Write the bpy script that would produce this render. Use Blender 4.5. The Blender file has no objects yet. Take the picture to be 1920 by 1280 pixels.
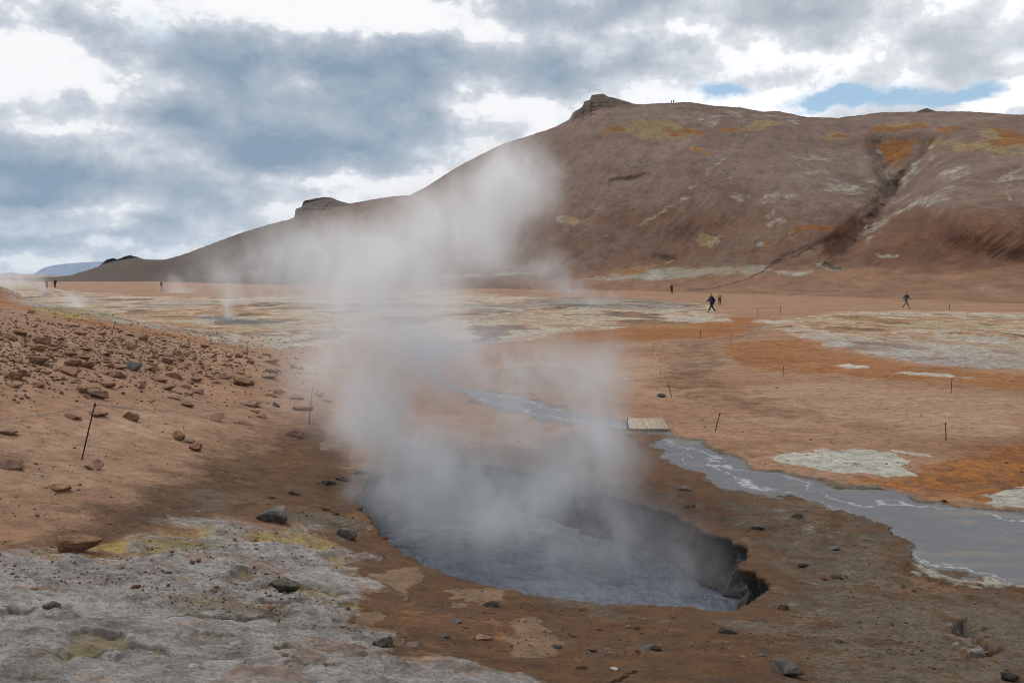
import bpy, bmesh, math, random
import numpy as np
from mathutils import Vector, Matrix

rng = np.random.default_rng(7)
random.seed(7)
COL = bpy.context.scene.collection
SC = bpy.context.scene

# ------------------------------------------------------------------ camera
F = 28.0 / 36.0 * 1920.0
CAMZ = 3.7
TH = math.atan2(125.0, F)
CT, ST = math.cos(TH), math.sin(TH)
cam_d = bpy.data.cameras.new("camera")
cam = bpy.data.objects.new("camera", cam_d)
COL.objects.link(cam)
cam_d.lens = 28.0
cam_d.sensor_width = 36.0
cam_d.clip_start = 0.1
cam_d.clip_end = 60000.0
cam.location = (0, 0, CAMZ)
cam.rotation_euler = (math.radians(90) - TH, 0, 0)
SC.camera = cam


def ray(px, py):
    x = (px - 960.0) / F
    u = -(py - 640.0) / F
    return x, CT + u * ST, -ST + u * CT


def proj(X, Y, Z):
    """surveyed position of a world point in the reference survey grid (used once, to lay out outlines)"""
    dz = Z - CAMZ
    d = np.maximum(Y * CT - dz * ST, 0.02)
    u = Y * ST + dz * CT
    return 960.0 + F * X / d, 640.0 - F * u / d


# ------------------------------------------------------------------ noise
_P = np.arange(1024)
rng.shuffle(_P)
_P = np.concatenate([_P, _P, _P])
_G = rng.normal(size=(1024, 3))
_G /= np.linalg.norm(_G, axis=1)[:, None]


def perlin(x, y, z=0.0, seed=0):
    x = np.asarray(x, float) + seed * 17.3
    y = np.asarray(y, float) + seed * 5.1
    z = np.zeros_like(x) + z
    xi = np.floor(x).astype(int); yi = np.floor(y).astype(int); zi = np.floor(z).astype(int)
    xf, yf, zf = x - xi, y - yi, z - zi
    xi &= 1023; yi &= 1023; zi &= 1023
    fx, fy, fz = [t * t * t * (t * (t * 6 - 15) + 10) for t in (xf, yf, zf)]
    out = 0.0
    flat = np.ndim(zf) and np.all(zf == 0)
    for dz in ((0,) if flat else (0, 1)):
        wz = (fz if dz else 1 - fz)
        for dy in (0, 1):
            wy = (fy if dy else 1 - fy)
            for dx in (0, 1):
                wx = (fx if dx else 1 - fx)
                g = _G[_P[_P[_P[xi + dx] + yi + dy] + (zi + dz)]]
                out = out + wx * wy * wz * (g[..., 0] * (xf - dx) + g[..., 1] * (yf - dy) + g[..., 2] * (zf - dz))
    return out * 1.5


def fbm(x, y, z=0.0, o=4, seed=0, gain=0.5):
    s, a, f = 0.0, 1.0, 1.0
    for i in range(o):
        s = s + a * perlin(np.asarray(x) * f, np.asarray(y) * f, np.asarray(z) * f, seed + i * 3)
        a *= gain; f *= 2.03
    return s


def sstep(a, b, x):
    t = np.clip((x - a) / (b - a), 0, 1)
    return t * t * (3 - 2 * t)


# ------------------------------------------------------------------ terrain height
CP = [  # (survey px, survey py, height)
    (0, 860, 1.25), (0, 700, 1.8), (0, 600, 2.4), (0, 565, 2.75), (200, 590, 2.0), (330, 617, 0.95), (460, 655, 0.1),
    (300, 700, 0.95), (300, 850, 0.72), (500, 760, 0.22), (600, 850, 0.08), (550, 940, 0.25), (300, 960, 0.7),
    (0, 1040, 1.1), (0, 1280, 1.4), (500, 1280, 1.15), (960, 1280, 0.88), (1500, 1280, 0.66), (1920, 1280, 0.55),
    (1500, 1150, 0.15), (1920, 1060, 0.0), (1000, 1105, 0.02), (700, 990, 0.05), (1440, 1095, 0.05), (1140, 925, 0.0),
    (880, 870, 0.0), (1250, 810, 0.0), (1500, 850, 0.05), (1900, 950, -0.05), (1900, 700, 0.15), (1200, 650, 0.1),
    (960, 600, 0.0), (700, 640, 0.0), (700, 800, -0.02), (1700, 600, 0.1), (1300, 575, 0.1)]
pts = []
for px, py, z in CP:
    dx, dy, dz = ray(px, py)
    t = (z - CAMZ) / dz
    pts.append((dx * t, dy * t, z))
pts += [(0, 0, 2.05), (-6, 0, 1.9), (6, 0, 1.5), (-25, 5, 2.4), (-30, 30, 3.2), (-38, 52, 0.6), (25, 0, 0.7), (0, -15, 2.0),
        (-30, -30, 1.5), (30, -30, .5), (0, -60, 0), (60, 0, 0), (-70, 0, 1.0), (60, 60, 0), (0, 80, 0), (-60, 70, 0),
        (30, 40, 0.1), (-18, 52, 0)]
pts = np.array(pts)


def _U(r2):
    return 0.5 * r2 * np.log(r2 + 1e-6)


n = len(pts)
A = np.zeros((n + 3, n + 3))
d2 = ((pts[:, None, :2] - pts[None, :, :2]) ** 2).sum(-1)
A[:n, :n] = _U(d2) + np.eye(n) * 0.5
A[:n, n:] = np.c_[np.ones(n), pts[:, :2]]
A[n:, :n] = A[:n, n:].T
W = np.linalg.solve(A, np.r_[pts[:, 2], 0, 0, 0])


def H0(X, Y):
    X = np.asarray(X, float); Y = np.asarray(Y, float)
    r = np.hypot(X, Y)
    out = W[n] + W[n + 1] * X + W[n + 2] * Y
    for i in range(n):
        out = out + W[i] * _U((X - pts[i, 0]) ** 2 + (Y - pts[i, 1]) ** 2)
    k = 1 - sstep(48, 85, r)
    return np.where(k > 0, out * k, 0.0)


_TT = np.concatenate([np.linspace(2, 60, 1500), np.geomspace(60.1, 900, 500)])


def gpt(px, py):
    dx, dy, dz = ray(px, py)
    X, Y, Z = dx * _TT, dy * _TT, CAMZ + dz * _TT
    below = Z < H0(X, Y)
    if not below.any():
        return dx * 300, dy * 300, 0.0
    i = int(np.argmax(below))
    return float(X[i]), float(Y[i]), float(Z[i])


# ------------------------------------------------------------------ outlines
def poly_sd(px, py, poly):
    """signed distance, positive inside"""
    P = np.array(poly, float)
    Q = np.roll(P, -1, 0)
    best = np.full(px.shape, 1e18)
    inside = np.zeros(px.shape, bool)
    for (ax, ay), (bx, by) in zip(P, Q):
        ex, ey = bx - ax, by - ay
        wx, wy = px - ax, py - ay
        t = np.clip((wx * ex + wy * ey) / (ex * ex + ey * ey + 1e-9), 0, 1)
        best = np.minimum(best, (wx - ex * t) ** 2 + (wy - ey * t) ** 2)
        c = ((ay > py) != (by > py)) & (px < (bx - ax) * (py - ay) / (by - ay + 1e-12) + ax)
        inside ^= c
    return np.where(inside, 1, -1) * np.sqrt(best)


def soft_poly(px, py, poly, w, ys=1.0):
    P = np.array(poly, float)
    m = (px > P[:, 0].min() - w * 2) & (px < P[:, 0].max() + w * 2) & (py > P[:, 1].min() - w * 2 / ys) & (py < P[:, 1].max() + w * 2 / ys)
    out = np.zeros(px.shape)
    if m.any():
        P2 = P.copy(); P2[:, 1] *= ys
        out[m] = np.clip(0.5 + poly_sd(px[m], py[m] * ys, P2) / (2 * w), 0, 1)
    return out


def soft_line(px, py, line, w, ys=1.0):
    P = np.array(line, float)
    W_ = max(w, 1)
    m = (px > P[:, 0].min() - 3 * W_) & (px < P[:, 0].max() + 3 * W_) & (py > P[:, 1].min() - 3 * W_) & (py < P[:, 1].max() + 3 * W_)
    out = np.zeros(px.shape)
    if m.any():
        x, y = px[m], py[m] * ys
        best = np.full(x.shape, 1e18)
        for (ax, ay), (bx, by) in zip(P[:-1], P[1:]):
            ay = ay * ys; by = by * ys
            ex, ey = bx - ax, by - ay
            t = np.clip(((x - ax) * ex + (y - ay) * ey) / (ex * ex + ey * ey + 1e-9), 0, 1)
            best = np.minimum(best, (x - ax - ex * t) ** 2 + (y - ay - ey * t) ** 2)
        out[m] = np.clip(1 - np.sqrt(best) / (2 * w), 0, 1)
    return out


def blob(px, py, cx, cy, rx, ry):
    return np.clip(1 - 0.5 * ((px - cx) / rx) ** 2 - 0.5 * ((py - cy) / ry) ** 2, 0, 1)


STREAM_NEAR = [(1238, 838), (1262, 822), (1300, 828), (1350, 852), (1420, 880), (1530, 903), (1640, 925), (1760, 940), (1920, 962), (2300, 1010), (2300, 1150),
               (1920, 1090), (1850, 1082), (1760, 1054), (1690, 1012), (1610, 968), (1520, 940), (1450, 926), (1350, 908), (1290, 880), (1252, 855)]
STREAM_FAR = [(930, 628), (860, 648), (800, 655), (790, 665), (812, 690), (815, 715), (880, 740), (940, 768), (1020, 786), (1120, 797), (1200, 806), (1230, 815), (1262, 815), (1240, 800),
              (1180, 792), (1110, 784), (1040, 760), (960, 738), (860, 728), (820, 710), (822, 690), (800, 668), (870, 656)]
STREAM_LINES = [([(1255, 822), (1300, 838), (1345, 868), (1390, 900), (1480, 925), (1590, 958), (1680, 1005), (1740, 1035), (1820, 1062), (1920, 1088)], 3),
                ([(1345, 868), (1420, 882), (1500, 903), (1590, 935), (1700, 942), (1780, 945), (1860, 962), (1960, 978)], 2.2),
                ([(1378, 905), (1385, 895), (1398, 905)], 1.5), ([(1262, 826), (1300, 860), (1290, 870)], 2),
                ([(900, 632), (790, 662), (815, 690), (800, 715), (900, 745), (1000, 775), (1100, 790), (1200, 800)], 2.5),
                ([(860, 728), (960, 742), (1060, 770), (1150, 790)], 2), ([(662, 690), (680, 700), (698, 712)], 3)]
SINTER = [
    ([(-900, 1090), (-200, 1062), (0, 1050), (90, 1042), (150, 1044), (200, 1052), (240, 1045), (262, 1015), (330, 994), (450, 990), (560, 1002), (640, 1025), (690, 1050), (660, 1075), (700, 1100),
      (640, 1130), (700, 1160), (680, 1200), (740, 1230), (860, 1240), (960, 1262), (1100, 1300), (1300, 1700), (-900, 1700)], 60, 1.0, 1.0),
    ([(-300, 520), (0, 527), (60, 531), (110, 543), (250, 552), (470, 556), (640, 552), (700, 640), (560, 650), (470, 654), (400, 636), (330, 620), (230, 604), (120, 585), (0, 556), (-300, 540)], 8, 2.0, 0.78),
    ([(480, 552), (860, 545), (1000, 556), (1100, 560), (1330, 572), (1375, 592), (1370, 604), (1300, 610), (1180, 614), (1080, 622), (960, 638), (900, 648), (700, 642), (500, 655)], 8, 2.0, 0.9),
    ([(1490, 590), (1600, 584), (1760, 582), (1920, 586), (2300, 590), (2300, 710), (1920, 698), (1820, 694), (1740, 684), (1640, 668), (1560, 652), (1490, 628), (1440, 612), (1400, 600)], 10, 2.0, 0.85),
    ([(1456, 855), (1500, 846), (1600, 841), (1640, 850), (1700, 862), (1718, 890), (1640, 894), (1560, 884), (1500, 868)], 5, 2.0, 1.0),
    ([(1655, 848), (1690, 843), (1750, 847), (1756, 856), (1700, 854), (1665, 852)], 4, 2.0, 0.9),
    ([(1845, 920), (1880, 915), (2000, 917), (2000, 955), (1900, 952), (1860, 942)], 5, 2.0, 1.0),
    ([(1665, 700), (1700, 697), (1780, 704), (1820, 712), (1740, 710)], 4, 2.0, 0.7), ([(1560, 684), (1600, 681), (1640, 687), (1600, 690)], 4, 2.0, 0.7),
    ([(1680, 1058), (1760, 1070), (1830, 1085), (1920, 1092), (2000, 1110), (1900, 1104), (1800, 1102), (1720, 1082)], 9, 1.6, 0.62),
    ([(1400, 945), (1500, 955), (1600, 985), (1660, 1030), (1560, 1025), (1480, 990)], 16, 1.6, 0.30),
    ([(1780, 1195), (1800, 1180), (1850, 1210), (1800, 1225)], 8, 1.5, 0.5),
    ([(1530, 905), (1600, 912), (1660, 921), (1640, 925), (1560, 914)], 4, 2.0, 0.8),
]
ORANGE = [
    ([(1080, 622), (1180, 612), (1300, 606), (1390, 592), (1440, 596), (1400, 620), (1330, 632), (1200, 640), (1060, 640)], 10, 2.0, 1.0),
    ([(1330, 662), (1400, 640), (1480, 625), (1560, 650), (1740, 688), (1920, 700), (2300, 712), (2300, 745), (1920, 738), (1750, 724), (1640, 712), (1480, 700), (1380, 690)], 16, 2.0, 0.8),
    ([(1440, 590), (1920, 578), (2300, 585), (2300, 715), (1920, 705), (1700, 690), (1560, 660), (1450, 625)], 10, 2.0, 0.55),
    ([(1480, 890), (1640, 898), (1730, 880), (1800, 850), (1920, 830), (2300, 830), (2300, 1000), (1920, 950), (1760, 935), (1600, 912)], 16, 1.5, 0.95),
    ([(1760, 840), (1920, 820), (2100, 830), (2100, 850), (1900, 856)], 12, 1.5, 0.5),
    ([(0, 556), (120, 584), (230, 604), (330, 622), (470, 656), (460, 664), (330, 640), (200, 618), (0, 574)], 8, 1.5, 0.75),
    ([(380, 625), (480, 630), (600, 625), (600, 645), (470, 652)], 10, 2.0, 0.7),
    ([(100, 545), (400, 556), (700, 565), (700, 640), (480, 640), (300, 600), (120, 570)], 10, 2.0, 0.45),
    ([(700, 1120), (800, 1100), (1000, 1150), (1200, 1240), (1100, 1300), (900, 1250), (760, 1220), (700, 1160)], 40, 1.0, 0.42),
    ([(1680, 1075), (1800, 1090), (1900, 1110), (1780, 1120), (1690, 1100)], 12, 1.5, 0.5),
    ([(600, 800), (640, 900), (560, 930), (430, 880), (380, 850), (480, 800)], 50, 1.0, 0.40),
    ([(-100, 1040), (200, 1000), (280, 1000), (230, 1050), (0, 1046)], 22, 1.0, 0.5),
    ([(840, 655), (960, 650), (1000, 680), (900, 720), (850, 700)], 30, 1.0, 0.35),
]
YELLOW = [(300, 1030, 120, 12), (520, 1010, 60, 10), (130, 1050, 60, 8), (420, 1170, 90, 18), (220, 1240, 90, 24), (225, 1235, 75, 20), (400, 1166, 85, 14), (480, 1163, 60, 6), (740, 1258, 58, 22), (640, 1156, 36, 7), (645, 1060, 48, 10), (590, 1025, 60, 12), (60, 1165, 25, 6), (470, 1100, 40, 10),
          (90, 1157, 22, 5), (200, 1025, 60, 9), (330, 1005, 70, 10), (1160, 570, 60, 5), (30, 545, 60, 10), (150, 580, 80, 6), (1560, 598, 100, 5), (1800, 612, 150, 7),
          (1290, 612, 60, 4), (560, 1262, 60, 12), (60, 535, 60, 6), (1000, 600, 90, 5), (300, 595, 60, 5), (170, 590, 100, 8), (1700, 640, 90, 5), (560, 1120, 60, 14)]
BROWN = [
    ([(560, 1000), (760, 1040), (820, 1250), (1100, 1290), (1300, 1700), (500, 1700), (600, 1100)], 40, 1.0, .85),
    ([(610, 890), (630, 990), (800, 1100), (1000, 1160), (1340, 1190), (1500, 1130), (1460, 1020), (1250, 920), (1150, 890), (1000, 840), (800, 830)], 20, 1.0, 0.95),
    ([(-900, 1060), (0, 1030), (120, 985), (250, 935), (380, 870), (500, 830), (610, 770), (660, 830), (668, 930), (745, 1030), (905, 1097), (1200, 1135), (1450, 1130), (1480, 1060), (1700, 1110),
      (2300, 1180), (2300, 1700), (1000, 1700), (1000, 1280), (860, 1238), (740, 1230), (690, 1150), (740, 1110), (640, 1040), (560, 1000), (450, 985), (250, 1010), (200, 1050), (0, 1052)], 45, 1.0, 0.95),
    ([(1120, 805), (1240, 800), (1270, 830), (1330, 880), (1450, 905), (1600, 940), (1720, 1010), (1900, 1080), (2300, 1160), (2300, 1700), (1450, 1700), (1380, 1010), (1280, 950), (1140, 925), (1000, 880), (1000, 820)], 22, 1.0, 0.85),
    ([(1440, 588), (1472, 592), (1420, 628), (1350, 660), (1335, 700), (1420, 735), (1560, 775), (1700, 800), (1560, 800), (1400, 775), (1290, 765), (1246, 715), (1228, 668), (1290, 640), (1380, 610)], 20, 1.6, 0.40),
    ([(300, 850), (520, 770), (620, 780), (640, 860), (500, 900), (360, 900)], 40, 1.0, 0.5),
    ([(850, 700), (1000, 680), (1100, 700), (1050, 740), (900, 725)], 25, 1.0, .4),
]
PALE = [(760, 1085, 38, 26), (900, 1108, 45, 14), (970, 1190, 55, 24), (650, 1095, 60, 22), (720, 1175, 30, 18), (880, 1262, 110, 16), (90, 820, 150, 30), (250, 800, 130, 20), (1700, 760, 250, 30), (1550, 740, 160, 22),
        (1300, 680, 60, 14), (1180, 700, 60, 30), (1800, 800, 120, 20), (1480, 790, 120, 10), (60, 890, 110, 20), (630, 800, 30, 40)]
GREYSOIL = [
    ([(1280, 910), (1450, 915), (1600, 945), (1700, 1010), (1900, 1090), (2300, 1150), (2300, 1700), (1400, 1700), (1500, 1230), (1300, 1190), (1330, 1150), (1460, 1110), (1400, 1030)], 60, 1.0, 0.66),
    ([(450, 960), (600, 955), (690, 990), (640, 1010), (520, 985)], 18, 1.3, 0.8),
    ([(280, 930), (400, 900), (600, 900), (560, 960), (400, 980)], 40, 1.3, 0.55),
    ([(1330, 1150), (1500, 1160), (1560, 1200), (1420, 1210), (1340, 1180)], 22, 1.3, 0.9),
    ([(950, 1110), (1150, 1140), (1300, 1155), (1250, 1180), (1000, 1150)], 18, 1.3, 0.7),
]
DARK = [([(240, 568), (400, 562), (440, 572), (280, 582)], 8, 2.0, .55), ([(580, 572), (760, 566), (800, 580), (640, 590)], 8, 2.0, .6), ([(900, 590), (1010, 584), (1000, 598), (920, 602)], 7, 2.0, .5), ([(430, 612), (560, 608), (640, 622), (500, 632)], 8, 2.0, .5), ([(120, 560), (200, 562), (220, 572), (140, 572)], 6, 2.0, .6), ([(980, 560), (1130, 556), (1280, 566), (1330, 578), (1230, 586), (1080, 580), (980, 572)], 8, 2.0, 0.62), ([(390, 592), (480, 598), (540, 604), (480, 612), (400, 604), (360, 598)], 7, 2.0, 0.9),
        ([(185, 582), (210, 584), (208, 590), (190, 589)], 4, 2.0, 1.0), ([(1570, 870), (1620, 868), (1650, 878), (1620, 882), (1580, 878)], 7, 1.6, 0.55), ([(1810, 1180), (1835, 1172), (1850, 1195), (1830, 1230), (1800, 1200)], 8, 1.0, 0.8),
        ([(1190, 1256), (1240, 1262), (1245, 1270), (1200, 1270)], 5, 1.5, 1.0), ([(560, 600), (660, 590), (700, 610), (600, 620)], 8, 2.0, .5), ([(60, 545), (110, 552), (100, 560), (60, 555)], 5, 2.0, .7),
        ([(880, 572), (1000, 562), (1000, 600), (900, 606)], 8, 2, .5), ([(1870, 1235), (1930, 1230), (1930, 1290), (1880, 1285)], 14, 1, .6)]


def paint(px, py):
    A_ = np.zeros((px.size, 4)); B_ = np.zeros((px.size, 4))
    for pl, w, ys, a in SINTER:
        A_[:, 0] = np.maximum(A_[:, 0], a * soft_poly(px, py, pl, w, ys))
    for pl, w, ys, a in ORANGE:
        A_[:, 1] = np.maximum(A_[:, 1], a * soft_poly(px, py, pl, w, ys))
    for b in YELLOW:
        A_[:, 2] = np.maximum(A_[:, 2], blob(px, py, *b))
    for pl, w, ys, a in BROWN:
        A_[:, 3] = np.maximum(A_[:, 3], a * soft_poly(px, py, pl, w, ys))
    B_[:, 0] = np.maximum(soft_poly(px, py, STREAM_NEAR, 15, 1.5), soft_poly(px, py, STREAM_FAR, 8, 1.5))
    for b in PALE:
        B_[:, 1] = np.maximum(B_[:, 1], blob(px, py, *b))
    for pl, w, ys, a in GREYSOIL:
        B_[:, 2] = np.maximum(B_[:, 2], a * soft_poly(px, py, pl, w, ys))
    for pl, w, ys, a in DARK:
        B_[:, 3] = np.maximum(B_[:, 3], a * soft_poly(px, py, pl, w, ys))
    return A_, B_


# pit outline on the ground
PIT_PX = [(668, 928), (678, 958), (700, 985), (745, 1030), (820, 1068), (905, 1097), (960, 1107), (1040, 1125), (1130, 1133), (1200, 1136), (1280, 1142), (1335, 1149), (1362, 1151),
          (1395, 1135), (1440, 1107), (1436, 1090), (1410, 1072), (1390, 1064), (1388, 1056), (1407, 1040), (1400, 1026), (1370, 1012), (1330, 1000), (1300, 985), (1262, 962), (1200, 941), (1140, 930),
          (1080, 906), (1000, 886), (920, 869), (840, 866), (740, 880), (690, 902)]
pp = np.array([gpt(x, y)[:2] for x, y in PIT_PX])
seg = np.hypot(*(np.roll(pp, -1, 0) - pp).T)
cs = np.r_[0, np.cumsum(seg)]
NP = 640
tt = np.linspace(0, cs[-1], NP, endpoint=False)
ppc = np.r_[pp, pp[:1]]
PX_ = np.interp(tt, cs, ppc[:, 0]); PY_ = np.interp(tt, cs, ppc[:, 1])
ker = np.array([1, 2, 3, 2, 1.]); ker /= ker.sum()
for _ in range(2):
    PX_ = sum(k * np.roll(PX_, i - 2) for i, k in enumerate(ker)); PY_ = sum(k * np.roll(PY_, i - 2) for i, k in enumerate(ker))
tx, ty = np.roll(PX_, -4) - np.roll(PX_, 4), np.roll(PY_, -4) - np.roll(PY_, 4)
ar = 0.5 * np.sum(PX_ * np.roll(PY_, -1) - np.roll(PX_, -1) * PY_)
sg = 1 if ar > 0 else -1
nl = np.hypot(tx, ty)
NX, NY = sg * ty / nl, -sg * tx / nl            # outward
for _ in range(6):
    NX = sum(k * np.roll(NX, i - 2) for i, k in enumerate(ker)); NY = sum(k * np.roll(NY, i - 2) for i, k in enumerate(ker))
jag = 0.085 * fbm(PX_ * 2.4, PY_ * 2.4, 0, 6, seed=9, gain=.68)
PX_, PY_ = PX_ + NX * jag, PY_ + NY * jag
PITW = np.c_[PX_, PY_][::4]
PITC = PITW.mean(0)


def survey(X, Y, z):
    px, py = proj(X, Y, z)
    Yc = np.maximum(Y, 2.0)
    n1_ = fbm(X * .95, Y * .95, 0, 5, seed=101, gain=.6); n2_ = fbm(X * .95, Y * .95, 0, 5, seed=107, gain=.6)
    m1 = perlin(X * .16, Y * .16, 0, seed=111); m2 = perlin(X * .16, Y * .16, 0, seed=113)
    far_ = sstep(18, 50, np.hypot(X, Y))
    px = px + F / Yc * (.30 * n1_ + 1.6 * far_ * m1)
    py = py + F * CAMZ / Yc ** 2 * (.32 * n2_ + 2.5 * far_ * m2)
    return px, py


def relief(X, Y, px, py, A_, B_):
    r = np.hypot(X, Y)
    nearw = 1 - sstep(60, 120, r)
    h = 0.045 * fbm(X * .55, Y * .55, 0, 4, seed=1) * np.clip(r / 6, .3, 1)
    h += 0.010 * fbm(X * 4.5, Y * 4.5, 0, 4, seed=2, gain=.6) * (1 - sstep(20, 50, r))
    s = sstep(.35, .8, A_[:, 0])
    nb = np.abs(fbm(X * 1.6, Y * 1.6, 0, 5, seed=4, gain=.58))
    nb2 = np.abs(fbm(X * .35, Y * .5, 0, 4, seed=5, gain=.55))
    close = 1 - sstep(9, 18, r)
    h += sstep(.0, 1., A_[:, 0]) * close * (0.07 + .05 * nb + .05 * fbm(X * 1.1, Y * 1.1, 0, 5, seed=6, gain=.6) - .06 * sstep(.3, .9, A_[:, 2]))
    h += s * (1 - close) * sstep(20, 35, r) * (.12 * nb2 + .05 * nb) * (1 - .7 * sstep(80, 200, r))
    # crust patches by the stream stay low
    h += 0.22 * sstep(.1, .9, soft_poly(px, py, [(1000, 562), (1150, 552), (1300, 560), (1330, 576), (1200, 580), (1020, 574)], 10, 2.0))
    h += 0.6 * sstep(.1, .9, soft_poly(px, py, [(-200, 520), (0, 522), (70, 530), (120, 545), (60, 560), (-200, 545)], 8, 2.0))
    h -= 0.14 * sstep(.2, .9, soft_poly(px, py, DARK[9][0], 14)) + .12 * sstep(.2, .9, soft_poly(px, py, DARK[10][0], 5, 1.5))
    h *= 1 - .85 * sstep(.2, .6, B_[:, 0])
    h -= 0.07 * sstep(.25, .6, B_[:, 0])
    h *= nearw + (1 - nearw) * .8
    return h


def ground_z(X, Y):
    X = np.atleast_1d(np.asarray(X, float)); Y = np.atleast_1d(np.asarray(Y, float))
    z0 = H0(X, Y)
    px, py = survey(X, Y, z0)
    A_, B_ = paint(px, py)
    return z0 + relief(X, Y, px, py, A_, B_), A_, B_, z0


def gz(x, y):
    return float(ground_z([x], [y])[0][0])


# ------------------------------------------------------------------ mesh helpers
def tag(o, label=None, cat=None, group=None, kind=None):
    if label: o["label"] = label
    if cat: o["category"] = cat
    if group: o["group"] = group
    if kind: o["kind"] = kind
    return o


def mesh_np(name, V, faces, mat, smooth=True, parent=None, attrs=None):
    me = bpy.data.meshes.new(name)
    V = np.asarray(V, np.float32); faces = np.asarray(faces, np.int32)
    me.vertices.add(len(V)); me.vertices.foreach_set("co", V.ravel())
    k = faces.shape[1]
    me.loops.add(faces.size); me.loops.foreach_set("vertex_index", faces.ravel())
    me.polygons.add(len(faces))
    me.polygons.foreach_set("loop_start", np.arange(0, faces.size, k, dtype=np.int32))
    me.polygons.foreach_set("use_smooth", np.full(len(faces), smooth))
    me.update(calc_edges=True)
    for an, arr in (attrs or {}).items():
        at = me.attributes.new(an, 'FLOAT_COLOR', 'POINT')
        at.data.foreach_set("color", np.asarray(arr, np.float32).ravel())
    if mat: me.materials.append(mat)
    o = bpy.data.objects.new(name, me)
    COL.objects.link(o)
    if parent: o.parent = parent
    return o


def grid_faces(nr, nc, closed=False):
    i = np.arange((nr - 1) * (nc if closed else nc - 1))
    cc = nc if closed else nc - 1
    r, c = i // cc, i % cc
    c2 = (c + 1) % nc
    return np.c_[r * nc + c, r * nc + c2, (r + 1) * nc + c2, (r + 1) * nc + c]


# ------------------------------------------------------------------ node helpers
def lin(r, g, b):
    f = lambda v: (v / 255) / 12.92 if v / 255 <= .04045 else ((v / 255 + .055) / 1.055) ** 2.4
    return (f(r), f(g), f(b), 1)


class NT:
    def __init__(s, tree):
        s.t = tree; s.n = tree.nodes; s.l = tree.links

    def put(s, sock, v):
        if isinstance(v, bpy.types.NodeSocket): s.l.new(v, sock)
        elif v is not None: sock.default_value = v

    def math(s, op, a, b=None, c=None, clamp=False):
        m = s.n.new("ShaderNodeMath"); m.operation = op; m.use_clamp = clamp
        s.put(m.inputs[0], a)
        if b is not None: s.put(m.inputs[1], b)
        if c is not None: s.put(m.inputs[2], c)
        return m.outputs[0]

    def vmath(s, op, a, b=None, c=None, out=0):
        m = s.n.new("ShaderNodeVectorMath"); m.operation = op
        s.put(m.inputs[0], a)
        if b is not None: s.put(m.inputs[1], b)
        if c is not None: s.put(m.inputs[2], c)
        return m.outputs[out]

    def noise(s, vec, scale, detail=4, rough=.55, dist=0, out=0, dims='3D'):
        m = s.n.new("ShaderNodeTexNoise"); m.noise_dimensions = dims
        s.put(m.inputs["Vector"], vec)
        m.inputs["Scale"].default_value = scale; m.inputs["Detail"].default_value = detail
        m.inputs["Roughness"].default_value = rough; m.inputs["Distortion"].default_value = dist
        return m.outputs[out]

    def step(s, v, a, b, lo=0., hi=1.):
        m = s.n.new("ShaderNodeMapRange"); m.interpolation_type = 'SMOOTHSTEP'
        s.put(m.inputs[0], v)
        for i, x in enumerate((a, b, lo, hi)): m.inputs[i + 1].default_value = x
        return m.outputs[0]

    def mix(s, f, a, b, mode='MIX'):
        m = s.n.new("ShaderNodeMix"); m.data_type = 'RGBA'; m.blend_type = mode
        s.put(m.inputs[0], f); s.put(m.inputs[6], a); s.put(m.inputs[7], b)
        return m.outputs[2]

    def ramp(s, f, stops, interp='LINEAR'):
        m = s.n.new("ShaderNodeValToRGB"); m.color_ramp.interpolation = interp
        e = m.color_ramp.elements
        while len(e) < len(stops): e.new(.5)
        for el, (p, c) in zip(e, stops): el.position = p; el.color = c
        s.put(m.inputs[0], f)
        return m.outputs[0]

    def attr(s, name):
        m = s.n.new("ShaderNodeAttribute"); m.attribute_name = name
        sp = s.n.new("ShaderNodeSeparateColor"); s.l.new(m.outputs["Color"], sp.inputs[0])
        return sp.outputs[0], sp.outputs[1], sp.outputs[2], m.outputs["Alpha"]

    def pos(s):
        return s.n.new("ShaderNodeNewGeometry").outputs["Position"]


def new_mat(name):
    m = bpy.data.materials.new(name); m.use_nodes = True
    nt = NT(m.node_tree)
    b = m.node_tree.nodes["Principled BSDF"]
    b.inputs["Specular IOR Level"].default_value = .25
    return m, nt, b


def bump(nt, h, strength, dist, prev=None):
    b = nt.n.new("ShaderNodeBump"); b.inputs["Strength"].default_value = strength; b.inputs["Distance"].default_value = dist
    nt.put(b.inputs["Height"], h)
    if prev: nt.put(b.inputs["Normal"], prev)
    return b.outputs[0]


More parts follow.
